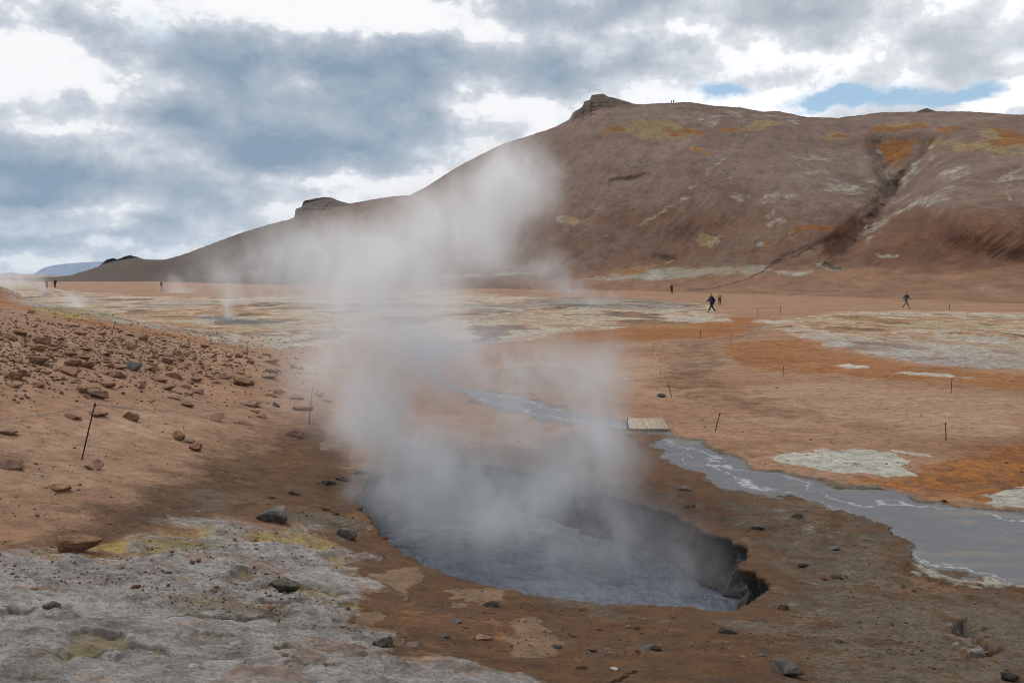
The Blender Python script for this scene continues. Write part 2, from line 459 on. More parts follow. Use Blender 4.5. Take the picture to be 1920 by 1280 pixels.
# ---- ground
def ground_material():
    m, nt, b = new_mat("earth")
    P = nt.pos()
    a0, a1, a2, a3 = nt.attr("zone_a")
    b0, b1, b2, b3 = nt.attr("zone_b")
    c0, c1, c2, c3 = nt.attr("zone_c")
    nL = nt.noise(P, .22, 5, .6)
    nM = nt.noise(P, 1.7, 6, .62, .6)
    nS = nt.noise(P, 13, 5, .65)
    nF = nt.noise(P, 70, 3, .7)
    w1 = nt.math('MULTIPLY_ADD', nM, 1.2, -.6)
    w2 = nt.math('MULTIPLY_ADD', nS, .6, -.3)
    w = nt.math('ADD', w1, w2)                       # edge breakup
    wl = nt.math('MULTIPLY_ADD', nL, 1.2, -.6)
    nz = lambda v, k=1.0: nt.math('MULTIPLY_ADD', w, k, v)
    # base soil
    base = nt.ramp(nL, [(.3, lin(172, 128, 103)), (.5, lin(182, 141, 117)), (.7, lin(188, 152, 130))])
    base = nt.mix(nt.step(nM, .38, .7, 0, .5), base, lin(156, 112, 84))
    soilv = nt.step(nS, .3, .7)
    base = nt.mix(nt.math('MULTIPLY', soilv, .25), base, lin(140, 104, 82))
    # pale soil
    pal = nt.ramp(nM, [(.35, lin(196, 160, 136)), (.7, lin(178, 142, 120))])
    base = nt.mix(nt.step(nz(b1, .5), .35, .6, 0, .75), base, pal)
    # brown earth, darker around the pit and in the foreground
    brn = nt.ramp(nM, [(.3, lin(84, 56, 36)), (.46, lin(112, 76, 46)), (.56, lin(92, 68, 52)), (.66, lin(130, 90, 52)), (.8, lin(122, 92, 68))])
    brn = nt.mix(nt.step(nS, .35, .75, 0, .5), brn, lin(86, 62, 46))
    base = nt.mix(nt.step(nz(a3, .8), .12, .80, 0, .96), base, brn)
    # grey-brown soil, darker right of the pit and along the bottom
    gry = nt.ramp(nt.math('ADD', nt.math('MULTIPLY', nM, .6), nt.math('MULTIPLY', nS, .4)), [(.35, lin(70, 62, 57)), (.46, lin(96, 82, 71)), (.52, lin(126, 114, 103)), (.56, lin(90, 77, 68)), (.63, lin(132, 120, 108)), (.75, lin(170, 160, 146))])
    base = nt.mix(nt.step(nz(b2, 1.1), .35, .75, 0, .9), base, gry)
    # orange
    orc = nt.ramp(nM, [(.3, lin(116, 72, 38)), (.42, lin(146, 92, 48)), (.5, lin(190, 118, 42)), (.57, lin(140, 86, 46)), (.64, lin(172, 116, 72)), (.8, lin(132, 88, 56))])
    base = nt.mix(nt.step(nz(a1, 1.2), .30, .95, 0, .92), base, orc)
    # pale patches over brown (dry islands)
    base = nt.mix(nt.math('MULTIPLY', nt.step(nz(b1, .25), .42, .5, 0, .8), nt.step(a3, .3, .6)), base, lin(150, 122, 102))
    # sinter crust
    vo = nt.n.new('ShaderNodeTexVoronoi'); vo.feature = 'DISTANCE_TO_EDGE'; vo.inputs['Scale'].default_value = 3.1
    nt.put(vo.inputs['Vector'], nt.vmath('ADD', P, nt.vmath('MULTIPLY', nt.noise(P, 4.5, 6, .7, out=1), (.55, .55, .55))))
    crack = nt.step(vo.outputs['Distance'], .0, .035, 1, 0)
    sv = nt.noise(nt.vmath('MULTIPLY', P, (1, 1.3, 1)), 2.3, 10, .76, .45)
    sint = nt.ramp(sv, [(.26, lin(150, 112, 84)), (.36, lin(120, 112, 104)), (.43, lin(170, 166, 164)), (.47, lin(150, 148, 150)), (.51, lin(206, 204, 202)), (.55, lin(156, 154, 158)), (.59, lin(204, 200, 194)), (.65, lin(186, 158, 138)), (.75, lin(160, 118, 80))])
    pk = nt.noise(P, 1.15, 8, .72, .3)
    sint = nt.mix(nt.step(pk, .52, .62, 0, .75), sint, nt.ramp(nS, [(.3, lin(134, 104, 84)), (.7, lin(188, 158, 136))]))
    sint = nt.mix(nt.step(pk, .44, .36, 0, .6), sint, lin(196, 194, 190))
    far = nt.step(nt.vmath('LENGTH', P, out=1), 25, 55)
    fs = nt.noise(nt.vmath('MULTIPLY', P, (.15, .105, 1)), 1.0, 10, .66, .4)
    fs2 = nt.noise(nt.vmath('MULTIPLY', P, (.055, .045, 1)), 1.0, 5, .6, .4)
    fs = nt.math('MULTIPLY_ADD', nt.math('SUBTRACT', fs, .5), 1.7, .5)
    farc = nt.ramp(fs, [(.24, lin(150, 112, 84)), (.32, lin(84, 80, 78)), (.38, lin(128, 116, 104)), (.42, lin(170, 122, 78)), (.455, lin(206, 200, 188)), (.48, lin(150, 140, 128)), (.52, lin(214, 212, 206)), (.55, lin(160, 134, 104)), (.59, lin(196, 188, 172)), (.63, lin(176, 126, 76)), (.68, lin(168, 150, 130)), (.76, lin(214, 210, 198))])
    farc = nt.mix(nt.step(fs2, .48, .58, 0, .7), farc, nt.ramp(fs, [(.35, lin(120, 92, 66)), (.45, lin(176, 122, 68)), (.5, lin(156, 122, 92)), (.54, lin(204, 196, 178)), (.58, lin(168, 118, 72)), (.7, lin(140, 106, 80))]))
    farc = nt.mix(1.0, farc, (1.38, 1.36, 1.46, 1), 'MULTIPLY')
    sint = nt.mix(nt.math('MULTIPLY', crack, nt.step(nM, .42, .6, 0, .75)), sint, lin(84, 74, 66))
    sint = nt.mix(nt.step(nt.noise(P, 9, 8, .8), .55, .66, 0, .7), sint, lin(222, 222, 220))
    sint = nt.mix(nt.step(nt.noise(P, 21, 6, .75), .56, .68, 0, .6), sint, lin(92, 84, 76))
    sint = nt.mix(1.0, sint, (1.52, 1.47, 1.60, 1), 'MULTIPLY')
    sint = nt.mix(far, sint, farc)
    isl = nt.math('GREATER_THAN', c1, .5)
    white = nt.ramp(sv, [(.34, lin(112, 106, 98)), (.42, lin(196, 196, 186)), (.5, lin(224, 222, 210)), (.57, lin(190, 186, 172)), (.62, lin(226, 224, 214)), (.75, lin(176, 160, 138))])
    sint = nt.mix(c1, sint, nt.mix(1.0, white, (1.40, 1.38, 1.52, 1), 'MULTIPLY'))
    thin = nt.math('MULTIPLY', nt.math('MULTIPLY_ADD', nt.noise(P, .35, 7, .7, .6), 1.5, -.75), nt.math('SUBTRACT', 1, c1))
    sm = nt.step(nt.math('ADD', nz(a0, 1.0), thin), .36, .80, 0, .95)
    base = nt.mix(sm, base, sint)
    # sulphur yellow
    yc = nt.ramp(nS, [(.3, lin(140, 112, 58)), (.5, lin(184, 156, 80)), (.7, lin(206, 190, 136))])
    yfar = nt.mix(far, yc, lin(184, 172, 124))
    base = nt.mix(nt.math('MULTIPLY', nt.step(nz(a2, 1.0), .32, .95, 0, .78), nt.step(far, 0, 1, 1, .3)), base, yfar)
    yn = nt.noise(P, .9, 5, .7, 1.2)
    base = nt.mix(nt.math('MULTIPLY', nt.math('MULTIPLY', sm, nt.step(yn, .55, .70, 0, .5)), nt.math('SUBTRACT', 1, c1)), base, yfar)
    # grey mud beds
    mud = nt.ramp(nM, [(.3, lin(100, 102, 106)), (.5, lin(124, 126, 132)), (.7, lin(142, 140, 140))])
    base = nt.mix(nt.step(nz(b0, .45), .04, .38, 0, .9), base, nt.ramp(nS, [(.3, lin(92, 84, 78)), (.7, lin(132, 122, 114))]))
    mm = nt.step(nz(b0, .35), .36, .5)
    base = nt.mix(mm, base, mud)
    # dark wet mud, plus darkness of vent hole and crust crack painted in
    dk = nt.ramp(nM, [(.3, lin(48, 50, 54)), (.7, lin(92, 92, 94))])
    base = nt.mix(nt.step(nz(b3, 1.5), .4, .8, 0, .85), base, dk)
    # pit wall
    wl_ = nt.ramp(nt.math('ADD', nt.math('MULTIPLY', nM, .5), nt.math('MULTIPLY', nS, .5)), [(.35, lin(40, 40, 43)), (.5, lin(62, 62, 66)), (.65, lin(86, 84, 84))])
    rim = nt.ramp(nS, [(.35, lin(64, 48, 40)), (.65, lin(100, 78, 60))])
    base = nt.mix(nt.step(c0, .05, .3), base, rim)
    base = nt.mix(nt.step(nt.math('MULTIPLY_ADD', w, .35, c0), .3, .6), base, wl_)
    # grit
    grit = nt.step(nF, .57, .68, 0, .75)
    base = nt.mix(grit, base, nt.mix(nS, lin(70, 54, 44), lin(196, 186, 172)))
    # pebbles specks
    vor = nt.n.new("ShaderNodeTexVoronoi"); nt.put(vor.inputs["Vector"], P); vor.inputs["Scale"].default_value = 9
    spk = nt.math('MULTIPLY', nt.step(vor.outputs["Distance"], .10, .16, 1, 0), nt.step(nt.noise(P, 1.1, 3), .5, .62))
    base = nt.mix(nt.math('MULTIPLY', spk, .6), base, lin(74, 58, 48))
    # broad uneven tone, then overall soil tone
    tn = nt.noise(nt.vmath('MULTIPLY', P, (.35, 1, 1)), .45, 7, .68, .8)
    base = nt.mix(1.0, base, nt.ramp(tn, [(.3, (.74, .72, .70, 1)), (.5, (.95, .95, .95, 1)), (.68, (1.12, 1.13, 1.14, 1))]), 'MULTIPLY')
    hs = nt.n.new("ShaderNodeHueSaturation"); nt.put(hs.inputs["Color"], base); hs.inputs["Saturation"].default_value = 1.0; hs.inputs["Value"].default_value = .69
    base = nt.mix(1.0, hs.outputs[0], (.985, .985, .865, 1), 'MULTIPLY')
    fn = nt.noise(P, 3.6, 9, .78)
    base = nt.mix(1.0, base, nt.ramp(fn, [(.33, (.60, .58, .56, 1)), (.5, (1, 1, 1, 1)), (.64, (1.26, 1.26, 1.27, 1))]), 'MULTIPLY')
    nt.put(b.inputs["Base Color"], base)
    wet = nt.math('MAXIMUM', nt.math('MAXIMUM', mm, nt.step(c0, .3, .6)), nt.step(nz(b3, .6), .4, .62))
    nt.put(b.inputs["Roughness"], nt.math('MULTIPLY_ADD', wet, -.38, .92))
    crk = nt.noise(nt.vmath('MULTIPLY', P, (1, 1.25, 1)), 3.6, 10, .78, .3)
    n1 = bump(nt, nS, .7, .06)
    n2 = bump(nt, nF, .6, .018, n1)
    cb = nt.n.new("ShaderNodeBump"); cb.inputs["Distance"].default_value = .16
    nt.put(cb.inputs["Strength"], nt.math('MULTIPLY_ADD', sm, .8, .2)); nt.put(cb.inputs["Height"], crk); nt.put(cb.inputs["Normal"], n2)
    nt.put(b.inputs["Normal"], cb.outputs[0])
    return m


EARTH = ground_material()

# ---- ground sheet
az_in = np.radians(np.linspace(-37, 37, 1180))
az_out = np.radians(np.linspace(37, 323, 130)[1:-1])
az = np.r_[az_in, az_out]
s_ = np.linspace(.74, .0105, 720)
rr = np.r_[np.linspace(.05, 4.6, 10)[:-1], CAMZ / s_, np.geomspace(CAMZ / .0105, 16000, 30)[1:]]
R_, Z_ = np.meshgrid(rr, az, indexing='ij')
GX, GY = (R_ * np.sin(Z_)).ravel(), (R_ * np.cos(Z_)).ravel()
z0 = H0(GX, GY)
gpx, gpy = survey(GX, GY, z0)
behind = GY < 1.0
gpx[behind] = -5000
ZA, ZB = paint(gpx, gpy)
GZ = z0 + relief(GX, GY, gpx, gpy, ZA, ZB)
ZC = np.zeros((GX.size, 4))
wh = np.zeros(GX.size)
for k in (4, 5, 6, 7, 8, 9, 12):
    wh = np.maximum(wh, soft_poly(gpx, gpy, SINTER[k][0], 14, 1.5))
ZC[:, 1] = sstep(.02, .3, wh)
faces = grid_faces(len(rr), len(az), True)
nearpit = (np.abs(GX - PITC[0]) < 6) & (np.abs(GY - PITC[1]) < 7)
sdp = np.full(GX.size, -99.0)
sdp[nearpit] = poly_sd(GX[nearpit], GY[nearpit], PITW)
hole = sdp > -0.2
keep = ~hole[faces].all(1)
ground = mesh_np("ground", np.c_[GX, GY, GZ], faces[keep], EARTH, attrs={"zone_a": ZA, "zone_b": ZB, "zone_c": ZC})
tag(ground, kind="structure")

# ---- pit wall
offs = [(.42, -.02), (.32, .004), (.2, .008), (.1, .012), (.03, .010), (0, 0.0), (-.012, -.02), (0, -.05)]
rows_v, rowsA, rowsB, rowsC = [], [], [], []
DEP = .85
K = 46
for k in range(len(offs) + K):
    if k < len(offs):
        o_, dz_ = offs[k]
        X = PX_ + NX * o_; Y = PY_ + NY * o_
        g, a_, b_, _ = ground_z(X, Y)
        Z = g + dz_
        if k >= 5: g_last = g
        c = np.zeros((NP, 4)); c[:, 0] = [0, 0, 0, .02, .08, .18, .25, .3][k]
    else:
        t = (k - len(offs) + 1) / K
        o_ = .10 * math.sin(t * 2.2) - .38 * t ** 2.2
        nn = fbm(PX_ * 1.4, PY_ * 1.4, t * 1.6, 5, seed=20, gain=.55)
        nn2 = np.abs(fbm(PX_ * 3.1, PY_ * 3.1, t * 1.2 + 5, 4, seed=25))
        amp = min(1, t * 6)
        d = o_ + amp * (.15 * nn + .09 * nn2)
        X = PX_ + NX * d; Y = PY_ + NY * d
        Z = g_last - .05 - t * (DEP + .15) + amp * .03 * nn
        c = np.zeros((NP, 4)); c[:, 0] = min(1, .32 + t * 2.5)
    rows_v.append(np.c_[X, Y, Z]); rowsA.append(a_); rowsB.append(b_); rowsC.append(c)
wall = mesh_np("pit_wall", np.concatenate(rows_v), grid_faces(len(rows_v), NP, True), EARTH,
               attrs={"zone_a": np.concatenate(rowsA), "zone_b": np.concatenate(rowsB), "zone_c": np.concatenate(rowsC)})
tag(wall, kind="structure")

# ---- boiling mud
gx, gy = np.meshgrid(np.linspace(-4.2, 4.6, 420), np.linspace(7.5, 17, 420), indexing='ij')
mx, my = gx.ravel(), gy.ravel()
mz = .022 * fbm(mx * 2.0, my * 2.6, 0, 5, seed=30) + .009 * fbm(mx * 9, my * 5, 0, 3, seed=33)
for (qx, qy, lam, am, rad) in [gpt(1180, 1010)[:2] + (.16, .017, .9), gpt(980, 985)[:2] + (.13, .016, .7), gpt(1000, 1030)[:2] + (.12, .014, .6), gpt(1090, 1060)[:2] + (.14, .012, .5),
                               gpt(850, 960)[:2] + (.15, .014, .8), gpt(1260, 1060)[:2] + (.12, .010, .6), gpt(1100, 960)[:2] + (.15, .012, .7)]:
    qx *= 1.25; qy *= 1.25
    wx = mx + .25 * fbm(mx * 1.3, my * 1.3, 0, 3, seed=40); wy = my + .25 * fbm(mx * 1.3, my * 1.3, 3, 3, seed=41)
    rd = np.hypot(wx - qx, wy - qy)
    mz += am * np.cos(rd / lam * 2 * np.pi) * np.exp(-(rd / rad) ** 2) + am * 2 * np.exp(-(rd / .12) ** 2)
sd = poly_sd(mx, my, PITW)
ff = grid_faces(420, 420)
ff = ff[(sd[ff] > -.5).any(1)]
MUD, nt, b = new_mat("boiling_mud")
P = nt.pos()
n1 = nt.noise(P, 1.2, 5, .6, 1.0); n2 = nt.noise(nt.vmath('MULTIPLY', P, (1, .6, 1)), 7, 5, .6, .8)
nt.put(b.inputs["Base Color"], nt.ramp(nt.math('ADD', nt.math('MULTIPLY', n1, .6), nt.math('MULTIPLY', n2, .4)), [(.35, lin(70, 74, 82)), (.6, lin(112, 117, 127))]))
b.inputs["Roughness"].default_value = .24; b.inputs["Specular IOR Level"].default_value = .5
nt.put(b.inputs["Normal"], bump(nt, n2, .9, .09))
mud = mesh_np("mud", np.c_[mx, my, mz - DEP + .06], ff, MUD)
tag(mud, kind="structure")

# ---- stream sheet
sm_v = np.maximum(soft_poly(gpx, gpy, STREAM_NEAR, 15, 1.5), soft_poly(gpx, gpy, STREAM_FAR, 8, 1.5))
sm_ = sm_v > .2
sf = faces[sm_[faces].all(1)]
ids, inv = np.unique(sf, return_inverse=True)
sx, sy = GX[ids], GY[ids]
cr = np.zeros((len(ids), 4))
wob = 2.5 * fbm(sx * 1.3, sy * 1.3, 0, 4, seed=50)
for ln, w in STREAM_LINES:
    cr[:, 0] = np.maximum(cr[:, 0], soft_line(gpx[ids] + wob, gpy[ids] + wob * .5, ln, w, 1.0))
cr[:, 1] = sm_v[ids]
STR, nt, b = new_mat("silty_stream")
P = nt.pos(); a0, a1, a2, a3 = nt.attr("zone_a")
n1 = nt.noise(nt.vmath('MULTIPLY', P, (.5, 1, 1)), 1.2, 6, .6, 1.5); n2 = nt.noise(P, 12, 5, .65)
colr = nt.ramp(n1, [(.3, lin(68, 69, 72)), (.5, lin(84, 85, 89)), (.60, lin(98, 97, 96)), (.70, lin(116, 101, 86))])
cm = nt.step(nt.math('ADD', a0, nt.math('MULTIPLY_ADD', n2, .9, -.5)), .5, 1.05, 0, .6)
cm = nt.math('MULTIPLY', cm, nt.step(a1, .55, .8))
colr = nt.mix(cm, colr, lin(186, 188, 192))  # pale lines: sky reflection on the water painted into the colour
colr = nt.mix(nt.step(a1, .62, .35, 0, .7), colr, lin(84, 76, 70))
nt.put(b.inputs["Base Color"], colr)
nt.put(b.inputs["Roughness"], nt.math('MULTIPLY_ADD', nt.step(n1, .35, .6), .35, .26))
nt.put(b.inputs["Normal"], bump(nt, n2, .35, .02))
b.inputs["Specular IOR Level"].default_value = .5
stream = mesh_np("stream", np.c_[sx, sy, z0[ids] - .022 + .004 * fbm(sx * .8, sy * .8, 0, 3, seed=51)], inv.reshape(sf.shape), STR, attrs={"zone_a": cr})
tag(stream, kind="structure")

# ------------------------------------------------------------------ hill
RIDGE = [(-200, 524), (60, 521), (110, 519), (135, 516), (150, 511), (185, 500), (197, 491), (200, 487), (215, 484), (222, 486), (245, 478), (275, 487), (310, 487), (345, 477), (400, 457), (450, 438), (500, 423), (545, 411), (555, 408),
         (557, 393), (569, 387), (572, 377), (600, 371), (622, 370), (640, 377), (658, 382), (700, 374), (740, 368), (770, 366), (800, 351), (850, 318), (900, 291), (950, 267), (1000, 252), (1040, 238), (1066, 224),
         (1073, 210), (1090, 201), (1092, 191), (1104, 187), (1106, 178), (1128, 176), (1136, 181), (1160, 187), (1185, 195), (1200, 196), (1250, 193), (1290, 192), (1330, 199), (1380, 202), (1420, 210), (1450, 209),
         (1500, 220), (1560, 222), (1590, 218), (1640, 212), (1700, 211), (1722, 204), (1740, 210), (1800, 211), (1860, 215), (1900, 217), (1920, 213), (2000, 210), (2300, 225), (2700, 260)]
FOOT = [(-200, 526), (60, 526), (130, 526), (300, 528), (600, 536), (900, 541), (1200, 545), (1400, 551), (1600, 560), (1920, 574), (2300, 585), (2700, 600)]
RR = [(-200, 720), (130, 660), (245, 600), (400, 560), (600, 480), (800, 430), (1120, 350), (1500, 330), (1920, 290), (2700, 300)]
NCOL, NROW = 1300, 420
hpx = np.linspace(-160, 2500, NCOL)
ridge = np.interp(hpx, *zip(*RIDGE)) + .9 * fbm(hpx * .06, hpx * 0, 0, 5, seed=60, gain=.65)
def smooth1(a, px_w):
    kk = int(px_w / (hpx[1] - hpx[0])); g = np.exp(-.5 * (np.arange(-3 * kk, 3 * kk + 1) / kk) ** 2); g /= g.sum()
    return np.convolve(np.pad(a, 3 * kk, mode='edge'), g, mode='valid')


foot = smooth1(np.interp(hpx, *zip(*FOOT)) + .8 * fbm(hpx * .006, hpx * 0, 0, 2, seed=61), 60)
foot = np.minimum(foot, 640)
rR = smooth1(np.interp(hpx, *zip(*RR)), 60)


def tanel(px, py):   # tangent of elevation against horizontal range, and azimuth
    dx, dy, dz = ray(px, py)
    return dz / np.hypot(dx, dy), np.arctan2(dx, dy)


tf, azh = tanel(hpx, foot)
tr, _ = tanel(hpx, ridge)
rF = CAMZ / np.maximum(-tf, .004)
rF = np.minimum(rF, rR * .8)
w = np.linspace(0, 1, NROW)[:, None]
TZ = tf + (tr - tf) * w
HPY = foot + (ridge - foot) * w
HPX = np.broadcast_to(hpx, HPY.shape)
ridge_s = smooth1(ridge, 55)
wS = np.clip((foot - HPY) / (foot - ridge_s), 0, 1.06)
prof = .74 * wS ** .6 + .26 * wS ** 7
Rr = rF + (rR - rF) * prof


_wn1 = fbm(HPX * .022, HPY * .04, 0, 6, seed=120, gain=.62); _wn2 = fbm(HPX * .022, HPY * .04, 0, 6, seed=130, gain=.62)
WPX, WPY = HPX, HPY


def hl(line, wd):
    return soft_line(WPX.ravel(), WPY.ravel(), line, wd).reshape(HPX.shape)


def hp(poly, wd):
    return soft_poly(WPX.ravel(), WPY.ravel(), poly, wd).reshape(HPX.shape)


env = np.sin(np.pi * np.clip(w, 0, 1)) ** .6
azg = np.broadcast_to(azh, HPX.shape)
Xg = azg * 300
dis = 14 * fbm(Xg * .011, HPY * .004, 0, 2, seed=70) + 2.2 * fbm(Xg * .035, HPY * .012, 0, 2, seed=71, gain=.5) + .4 * fbm((Xg + HPY * .16) * .20, HPY * .008, 0, 4, seed=73, gain=.6)
# gullies: push back (positive = farther)
gully = hl([(1650, 262), (1668, 300), (1680, 335), (1668, 362), (1642, 402), (1600, 450), (1580, 470)], 22)
gully2 = hl([(1625, 285), (1650, 330), (1665, 360)], 14)
gul3 = hl([(1740, 280), (1700, 325), (1668, 362)], 12)
dis += 9 * sstep(0, 1, gully) * (1 + .3 * fbm(Xg * .2, HPY * .04, 0, 3, seed=75)) + 4 * sstep(0, 1, gully2) + 6 * sstep(0, 1, gul3)
ravine = hp([(1618, 262), (1750, 262), (1715, 320), (1668, 362), (1640, 320)], 14)
dis += 9 * sstep(0, 1, ravine)
spur = hl([(1760, 290), (1900, 340), (1960, 420)], 60)
dis -= 22 * sstep(0, 1, blob(HPX, HPY, 1880, 350, 140, 110))
spur2 = hl([(1300, 210), (1420, 330), (1450, 480)], 90)
dis -= 16 * sstep(0, 1, blob(HPX, HPY, 1400, 360, 150, 150))
spur3 = hl([(1090, 200), (1060, 330), (1050, 480)], 60)
dis -= 6 * sstep(0, 1, blob(HPX, HPY, 1060, 370, 90, 130))
ditch = hl([(1560, 445), (1525, 462), (1480, 480), (1440, 498), (1425, 510), (1400, 522), (1375, 532), (1330, 541), (1280, 545)], 7)
dis += 1.4 * sstep(.1, 1, ditch)
for pl in ([(1145, 340), (1190, 335), (1210, 328)], [(1230, 482), (1262, 484)], [(1545, 498), (1575, 500)]):
    dis += 2.5 * sstep(.1, 1, hl(pl, 6))
crag = np.maximum(hp([(1066, 232), (1075, 205), (1105, 172), (1140, 178), (1195, 197), (1120, 205), (1090, 222)], 8), hp([(550, 412), (556, 372), (625, 364), (662, 384), (620, 392), (575, 400)], 6))
crag = np.maximum(crag, hp([(194, 494), (205, 482), (225, 482), (215, 492)], 4))
crag = np.maximum(crag, hp([(1700, 214), (1722, 200), (1745, 212)], 4))
dis += 10 * crag * fbm(Xg * .25, HPY * .22, 0, 4, seed=77, gain=.6)
Rr = Rr + dis * env * np.clip((rR - rF) / 170, 0.3, 1.3)
Rr = np.maximum(Rr, rF * .97)
Zr = CAMZ + Rr * TZ
HX, HY = Rr * np.sin(azg), Rr * np.cos(azg)
# back side and buried foot
rows = [np.c_[((rF - 3) * np.sin(azh)), ((rF - 3) * np.cos(azh)), np.full(NCOL, -1.5)]]
for i in range(NROW): rows.append(np.c_[HX[i], HY[i], Zr[i]])
for k in range(1, 14):
    rb = Rr[-1] + k * k * 2.4
    zb = Zr[-1] - .02 * k * k * 2.4 - .0016 * (k * k * 2.4) ** 2 * .4
    zb = np.maximum(zb + 1.5 * perlin(azh * 90, azh * 0 + k * .6) * min(1, k / 4), -3)
    # never rises above the sight line of the crest
    rows.append(np.c_[rb * np.sin(azh), rb * np.cos(azh), np.minimum(zb, CAMZ + rb * (tr - .0015 * k))])
nrt = len(rows)


def full(a):
    a = a.reshape(NROW, NCOL)
    return np.concatenate([a[:1], a, np.repeat(a[-1:], 13, 0)]).ravel()


# hill colour zones
_sm = ditch
WPX = HPX + 13 * _wn1; WPY = HPY + 7 * _wn2 * np.clip(w * 6, 0, 1)
ditch = hl([(1560, 445), (1525, 462), (1480, 480), (1440, 498), (1425, 510), (1400, 522), (1375, 532), (1330, 541), (1280, 545)], 2.6)


def ell(cx, cy, rx, ry): return blob(WPX, WPY, cx, cy, rx, ry)


def mx_(*a):
    o = a[0]
    for q in a[1:]: o = np.maximum(o, q)
    return o


yel = mx_(hp([(1160, 236), (1195, 222), (1225, 224), (1270, 232), (1300, 240), (1312, 248), (1280, 258), (1240, 250), (1200, 252), (1165, 246)], 8), hp([(1352, 242), (1395, 232), (1420, 225), (1445, 227), (1425, 243), (1385, 246)], 6),
          ell(1215, 250, 60, 8), ell(1305, 280, 22, 6), ell(1690, 236, 40, 5), .9 * hp([(1800, 250), (1840, 240), (1920, 262), (1960, 290), (1890, 285), (1840, 270)], 9), ell(1545, 256, 22, 7),
          .8 * hp([(1700, 262), (1760, 256), (1850, 268), (1940, 290), (1860, 288), (1760, 280)], 8), .6 * hp([(1185, 498), (1215, 490), (1260, 486), (1230, 505), (1190, 512)], 7), ell(1320, 450, 24, 9), ell(1072, 412, 24, 8), ell(1430, 232, 30, 6))
ora = mx_(hp([(1630, 268), (1700, 262), (1690, 300), (1665, 312), (1640, 292)], 9), hp([(1480, 430), (1520, 421), (1565, 424), (1570, 431), (1530, 436)], 5), ell(1310, 280, 20, 5), ell(1270, 246, 40, 5), ell(1150, 244, 22, 4), ell(1370, 242, 25, 4),
          hp([(1825, 236), (1880, 245), (1930, 265), (1960, 285), (1920, 280), (1860, 258)], 7), ell(1560, 256, 12, 4), ell(1300, 248, 25, 4), ell(1770, 240, 35, 4), ell(1660, 243, 40, 5), ell(1880, 268, 40, 8), ell(1440, 455, 10, 4), .7 * hp([(1140, 512), (1200, 502), (1220, 512), (1180, 522)], 6), .8 * ell(1720, 240, 60, 4))
pale = mx_(hp([(1080, 524), (1160, 512), (1250, 503), (1350, 498), (1425, 499), (1440, 508), (1400, 512), (1300, 518), (1200, 524)], 6), hp([(1440, 505), (1500, 506), (1530, 512), (1500, 514), (1450, 511)], 4), ell(1325, 450, 22, 7), ell(1430, 456, 15, 4),
           ell(1065, 412, 25, 8), ell(1660, 478, 22, 5), .6 * ell(1110, 392, 20, 4), ell(1555, 500, 22, 3), .7 * hl([(1630, 285), (1662, 340), (1668, 362)], 4), .8 * hl([(1740, 275), (1700, 320), (1680, 350)], 6), .6 * hl([(1700, 375), (1650, 410), (1620, 440)], 8),
           .45 * ell(1740, 375, 90, 14), .36 * ell(1810, 325, 110, 35), .34 * ell(1450, 370, 120, 60), .6 * hl([(1390, 250), (1330, 320), (1290, 350)], 3), .5 * hl([(1885, 300), (1880, 370)], 4), .45 * hl([(1300, 360), (1200, 420), (1110, 450)], 4), .5 * ell(1360, 222, 120, 14), .4 * ell(1560, 340, 120, 50), ell(870, 517, 60, 3), ell(960, 512, 40, 3), .5 * ell(1860, 540, 50, 6))
darkm = mx_(crag, ditch * .8, .55 * hl([(1668, 345), (1662, 370), (1640, 402), (1625, 418)], 2.2), .5 * hl([(1655, 320), (1668, 350)], 6), .36 * hp([(1720, 460), (1760, 436), (1850, 425), (1925, 425), (1925, 448), (1880, 460), (1790, 452)], 12), .45 * hl([(1110, 345), (1150, 338), (1200, 330)], 4), .9 * hl([(1236, 482), (1260, 484)], 3), hl([(1545, 497), (1572, 499)], 3),
            .6 * hl([(1175, 315), (1215, 305)], 4), .28 * hp([(1560, 400), (1600, 400), (1640, 420), (1620, 450), (1580, 450), (1550, 430)], 22))
red = mx_(sstep(330, 430, HPY) * sstep(1450, 1700, HPX) * .9, .55 * sstep(260, 420, HPY), .9 * hp([(1540, 380), (1640, 400), (1700, 400), (1920, 380), (2500, 380), (2500, 560), (1700, 540), (1500, 480)], 30))
tan_ = sstep(470, 530, HPY + 10 * fbm(Xg * .05, HPY * .03, 0, 3, seed=80)) * sstep(820, 1120, HPX)
HA = np.c_[full(yel), full(ora), full(pale), full(darkm)]
HB = np.c_[full(red), full(tan_), full(sstep(800, 400, HPX * 1.0)), full(crag)]

HM, nt, b = new_mat("hill_earth")
P = nt.pos()
a0, a1, a2, a3 = nt.attr("zone_a"); b0, b1, b2, b3 = nt.attr("zone_b")
nL = nt.noise(P, .018, 6, .6, .8)
nM = nt.noise(P, .11, 7, .65, .5)
nS = nt.noise(P, .8, 5, .7)
spz = nt.n.new('ShaderNodeSeparateXYZ'); nt.put(spz.inputs[0], P)
cmb = nt.n.new('ShaderNodeCombineXYZ'); nt.put(cmb.inputs[0], nt.math('MULTIPLY_ADD', spz.outputs[2], -.75, spz.outputs[0])); nt.put(cmb.inputs[1], spz.outputs[1]); nt.put(cmb.inputs[2], spz.outputs[2])
stv = nt.vmath('MULTIPLY', cmb.outputs[0], (1, .10, .10))
stk = nt.noise(stv, .22, 6, .65, .35)
w_ = nt.math('ADD', nt.math('MULTIPLY_ADD', nM, 1.3, -.65), nt.math('MULTIPLY_ADD', nS, .5, -.25))
nz = lambda v, k: nt.math('MULTIPLY_ADD', w_, k * 1.9, v)
base = nt.ramp(nL, [(.32, lin(128, 102, 90)), (.48, lin(144, 118, 105)), (.6, lin(158, 134, 122)), (.72, lin(138, 106, 88))])
redc = nt.ramp(nM, [(.3, lin(112, 76, 58)), (.6, lin(136, 94, 72))])
